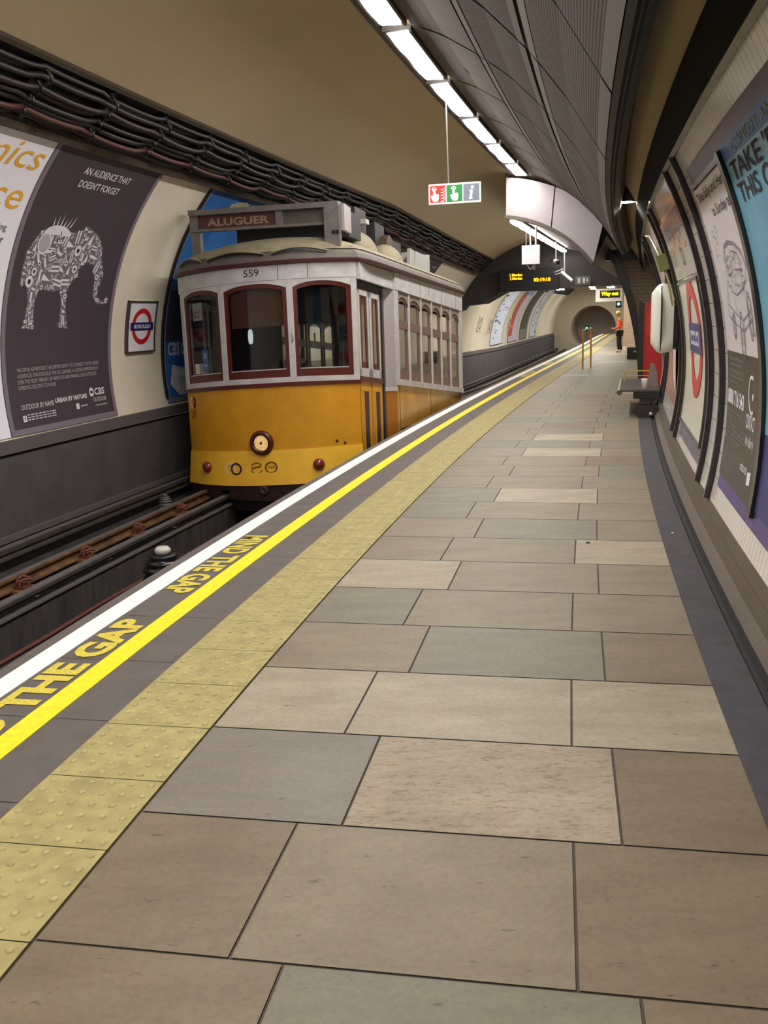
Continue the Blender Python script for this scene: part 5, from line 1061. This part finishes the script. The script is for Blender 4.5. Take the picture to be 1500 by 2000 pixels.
m.grid(rows, 0, smooth=True); P('roof_dome', m, M_rf, 'weathered cream canvas roof')
# rain strips over the front
for n0, n1 in ((-1.06, -.66), (-.58, .17), (.23, .84)):
    m = MB(); m.tube([TW(*FP(n0 + (n1 - n0) * i / 14, +.026), 2.146 + .050 * math.sin(PI * i / 14)) for i in range(15)], .009, 6); rs = P('rain_strip', m, M_rf)
    m = MB(); fstrip(m, n0 + .02, n1 - .02, lambda n: 2.118 + .045 * math.sin(PI * max(0, min(1, (n - n0) / (n1 - n0)))), lambda n: 2.142 + .048 * math.sin(PI * max(0, min(1, (n - n0) / (n1 - n0)))), .028, .022, th=.01); P('dark_slit', m, M_blkr, parent=rs)
m = MB(); m.tube([TW(.45 + .75 * i / 12, 1.115 - .05 * math.sin(PI * i / 12), 2.125 + .06 * math.sin(PI * i / 12)) for i in range(13)], .009, 6); rs = P('rain_strip', m, M_rf)
m = MB(); m.grid([[TW(.48 + .7 * i / 12, 1.13, 2.108), TW(.48 + .7 * i / 12, 1.095, 2.11 + .055 * math.sin(PI * i / 12))] for i in range(13)]); P('dark_slit', m, M_blkr, parent=rs)
# destination board
def BW(u, n, z): return TO + TT * u + TN * n + Vector((0, 0, z))
def bbox(mb, n0, n1, z0, z1, u0=.38, u1=.46, mi=0): mb.box(lambda x, y, z: BW(y, x, z), n0, n1, u0, u1, z0, z1, mi)
m = MB(); bbox(m, -.91, .93, 2.655, 2.715, .35, .50); bbox(m, -.91, -.81, 2.47, 2.66); bbox(m, -.82, .78, 2.47, 2.50); bbox(m, .17, .255, 2.50, 2.66); bd = P('destination_board', m, M_tg, 'grey wooden roof board reading ALUGUER')
m = MB(); bbox(m, -.81, .17, 2.50, 2.655, .41, .45); P('name_panel', m, mat('board_maroon', (84, 46, 38), .6, var=.2, scale=8), parent=bd)
m = MB(); put_text(m, 'ALUGUER', lambda x, y, k: BW(.41 - k, x, y), -.70, .08, 2.525, 2.615, .003, 0, .035, .0); P('board_lettering', m, mat('board_letters', (150, 122, 108), .7, var=.2, scale=30), parent=bd, rc=False)
m = MB(); bbox(m, .255, .78, 2.50, 2.655, .42, .45); P('blank_panel', m, mat('tram_blank_panel', (86, 80, 74), .7, var=.2, scale=9), parent=bd)
m = MB(); bbox(m, -.91, -.80, 2.10, 2.47, .40, .48); bbox(m, .77, .95, 2.23, 2.67, .33, .40); P('board_support', m, M_tg)
m = MB(); bbox(m, .86, .895, 2.36, 2.40, .322, .33); bbox(m, .905, .94, 2.36, 2.40, .322, .33); P('keyhole', m, M_blkr)
m = MB(); m.prism(lambda x, y, k: BW(x, k, y), [(.40, 2.40), (.66, 2.38), (.66, 2.66), (.40, 2.69)], .95, .99); m.prism(lambda x, y, k: BW(x, k, y), [(.40, 2.42), (.46, 2.41), (.46, 2.67), (.40, 2.69)], .90, .96); P('side_box', m, mat('side_box', (156, 148, 144), .5))
m = MB(); bbox(m, -.42, .82, 2.28, 2.50, .62, .70); P('board_shadow_strip', m, M_blkr)  # black strip put in for the shade under the destination board
m = MB(); bbox(m, -.55, -.42, 2.36, 2.46, .9, 1.0); P('green_canister', m, mat('canister_green', (88, 108, 72), .5)); m = MB(); bbox(m, -.40, -.22, 2.37, 2.44, .9, 1.0); P('pale_crate', m, mat('crate_pale', (196, 180, 140), .6))
# roof gear
def bell(u, n, z, ru, rn, rz, nm, mt):
    m = MB(); rows = []
    for j in range(9):
        a = PI / 2 * j / 8; rows.append([TW(u + ru * math.cos(a) * math.cos(2 * PI * i / 24), n + rn * math.cos(a) * math.sin(2 * PI * i / 24), z + rz * math.sin(a)) for i in range(24)])
    m.grid(rows, smooth=True, closed=True); P(nm, m, mt)
bell(2.0, .62, 2.24, .45, .30, .34, 'roof_ventilator', M_rf); bell(3.1, .72, 2.18, .42, .28, .34, 'roof_ventilator', M_rf)
m = MB(); R_ = random.Random(8)
for u, n, z, du, dn, dz in ((1.1, .45, 2.40, .5, .38, .30), (1.8, .2, 2.42, .5, .5, .44), (2.5, .1, 2.42, .4, .3, .5), (3.1, .25, 2.42, .5, .35, .42), (4.0, .3, 2.40, .6, .3, .30)): ubox(m, u, u + du, n, n + dn, z, z + dz)
for i in range(16):
    a = (R_.uniform(1.2, 4.2), R_.uniform(.1, .7), R_.uniform(2.55, 2.85)); m.cyl(TW(*a), TW(a[0] + R_.uniform(-.5, .5), a[1] + R_.uniform(-.2, .2), a[2] + R_.uniform(-.12, .14)), R_.uniform(.008, .03), n=6)
P('resistor_crate', m, mat('crate_dark', (44, 40, 38), .6, var=.4, scale=12))
m = MB(); ubox(m, 1.35, 1.75, .45, .75, 2.42, 2.60); ubox(m, 1.95, 2.1, .5, .8, 2.66, 2.72); P('pale_resistor_box', m, mat('crate_white', (172, 166, 158), .5))
m = MB(); m.cyl(TW(3.5, .1, 2.55), TW(3.5, .7, 2.50), .2, .2, 16); P('winding_drum', m, mat('drum_brown', (66, 54, 40), .5))
m = MB()
for a, b in (((1.2, .5, 2.68), (2.9, .2, 2.86)), ((1.6, .2, 2.74), (3.6, .3, 2.76)), ((2.4, .5, 2.5), (2.9, .3, 2.85)), ((3.0, .1, 2.5), (3.5, .2, 2.95)), ((3.9, .3, 2.4), (4.1, .35, 2.85))): m.cyl(TW(*a), TW(*b), .016, n=6)
P('trolley_pole', m, mat('pole_steel', (120, 112, 104), .4, metal=.3))
m = MB(); m.prism(lambda x, y, k: TW(x, k, y), [(4.6, 2.30), (5.7, 2.30), (5.7, 2.62), (5.2, 2.58), (4.7, 2.58)], .40, .82); m.prism(lambda x, y, k: TW(x, k, y), [(4.3, 2.22), (5.4, 2.22), (5.1, 2.56), (4.4, 2.60)], .75, .80); P('tilted_roof_box', m, mat('roof_box_grey', (150, 150, 146), .5))
m = MB(); m.tube([TW(5.7, .40, 2.64), TW(5.7, .82, 2.60), TW(5.7, .78, 2.24), TW(5.7, .40, 2.64)], .018, 6); P('box_end_frame', m, mat('box_rust', (110, 70, 48), .6))

# =================================================================== PERSON standing by the tiled wall end
def person():
    T = frame(33.6, 1.86, 0, 0); sc = .76; root = thing('person', 'person in an orange top and dark trousers standing side-on by the tiled wall end', 'person', T)
    V = {'pel': (0, 0, .92, .13), 'sp': (.01, 0, 1.12, .125), 'ch': (.0, 0, 1.32, .15), 'nk': (-.03, 0, 1.48, .055), 'hd0': (-.05, 0, 1.56, .07), 'hd': (-.07, 0, 1.66, .10), 'hd2': (-.07, 0, 1.75, .07),
         'hl': (-.02, .09, .86, .10), 'kl': (-.05, .09, .48, .062), 'al': (-.02, .09, .09, .042), 'tl': (-.16, .09, .035, .035), 'hr': (.02, -.09, .86, .10), 'kr': (.02, -.09, .48, .062), 'ar': (.10, -.09, .09, .042), 'tr': (-.03, -.09, .035, .035),
         'sl': (-.0, .19, 1.40, .06), 'el': (.03, .24, 1.12, .045), 'wl': (-.20, .18, 1.02, .032), 'gl': (-.29, .15, 1.03, .030), 'sr': (.0, -.19, 1.40, .06), 'er': (.03, -.24, 1.12, .045), 'wr': (-.20, -.17, 1.04, .032), 'gr': (-.29, -.13, 1.05, .030)}
    E_ = [('pel', 'sp'), ('sp', 'ch'), ('ch', 'nk'), ('nk', 'hd0'), ('hd0', 'hd'), ('hd', 'hd2'), ('pel', 'hl'), ('hl', 'kl'), ('kl', 'al'), ('al', 'tl'), ('pel', 'hr'), ('hr', 'kr'), ('kr', 'ar'), ('ar', 'tr'), ('ch', 'sl'), ('sl', 'el'), ('el', 'wl'), ('wl', 'gl'), ('ch', 'sr'), ('sr', 'er'), ('er', 'wr'), ('wr', 'gr')]
    def skin(name, keys, edges, mt, grow=0.0, rootk=None, label=None):
        me = bpy.data.meshes.new(name); idx = {k: i for i, k in enumerate(keys)}
        me.from_pydata([Vector(V[k][:3]) * sc for k in keys], [(idx[a], idx[b]) for a, b in edges], []); o = bpy.data.objects.new(name, me); COL.objects.link(o); o.modifiers.new('skin', 'SKIN')
        for k in keys: sv = me.skin_vertices[0].data[idx[k]]; r = (V[k][3] + grow) * sc; sv.radius = (r, r); sv.use_root = (k == (rootk or keys[0]))
        s2 = o.modifiers.new('sub', 'SUBSURF'); s2.levels = 2; s2.render_levels = 2
        dg = bpy.context.evaluated_depsgraph_get(); m2 = bpy.data.meshes.new_from_object(o.evaluated_get(dg)); bpy.data.objects.remove(o); m2.name = name
        m2.materials.clear(); m2.materials.append(mt); o = bpy.data.objects.new(name, m2); COL.objects.link(o); o.parent = root; MW[o.name] = MW[root.name]
        for p in m2.polygons: p.use_smooth = True
        if label: o['label'] = label
        return o
    sk = mat('skin', (188, 140, 112), .6)
    skin('body', list(V), E_, sk)
    up = ['pel', 'sp', 'ch', 'sl', 'el', 'wl', 'sr', 'er', 'wr']; skin('orange_top', up, [e for e in E_ if e[0] in up and e[1] in up], mat('top_orange', (226, 76, 30), .8), .018)
    lo = ['pel', 'hl', 'kl', 'al', 'hr', 'kr', 'ar']; skin('trousers', lo, [e for e in E_ if e[0] in lo and e[1] in lo], mat('trousers_dark', (34, 28, 30), .85), .018)
    for a, b in (('al', 'tl'), ('ar', 'tr')):
        skin('shoe', [a, b], [(a, b)], mat('shoe_pale', (196, 190, 184), .6), .018)
    m = MB(); c = T @ (Vector((-.055, 0, 1.70)) * sc); m.lathe(Matrix.Translation(c), [(0, .09), (.05, .08), (.082, .04), (.088, 0), (.08, -.05), (.05, -.07)], 16); obj('hair', m, mat('hair_fair', (150, 126, 84), .8), root)
    m = MB()
    for s_ in (-1, 1): m.cyl(T @ (Vector((-.165, s_ * .035, 1.67)) * sc), T @ (Vector((-.172, s_ * .035, 1.67)) * sc), .009 * sc)
    m.cyl(T @ (Vector((-.165, 0, 1.64)) * sc), T @ (Vector((-.185, 0, 1.625)) * sc), .012 * sc, .014 * sc); m.box(T, -.162 * sc, -.158 * sc, -.02, .02, 1.585 * sc, 1.592 * sc); obj('face_features', m, mat('feature', (120, 70, 56), .7), root)
    for s_ in (-1, 1):      # five separate fingers holding a phone
        w_ = V['gl' if s_ > 0 else 'gr']; m = MB()
        for q in range(4): m.tube([T @ (Vector((w_[0], w_[1] + (q - 1.5) * .02, w_[2])) * sc), T @ (Vector((w_[0] - .05, w_[1] + (q - 1.5) * .019, w_[2] + .0)) * sc), T @ (Vector((w_[0] - .07, w_[1] + (q - 1.5) * .018 - s_ * .01, w_[2] + .03 - .004 * q)) * sc)], .008, 6)
        m.tube([T @ (Vector((w_[0] + .02, w_[1] - s_ * .02, w_[2] + .01)) * sc), T @ (Vector((w_[0] - .02, w_[1] - s_ * .045, w_[2] + .035)) * sc)], .009, 6); obj('fingers', m, sk, root)
    return T, sc
Tp, sc = person()
m = MB(); m.box(Tp, -.28, -.26, -.05, .05, .79, .85); tag(obj('phone', m, M_blk), 'small dark phone held by the person in the orange top', 'phone')
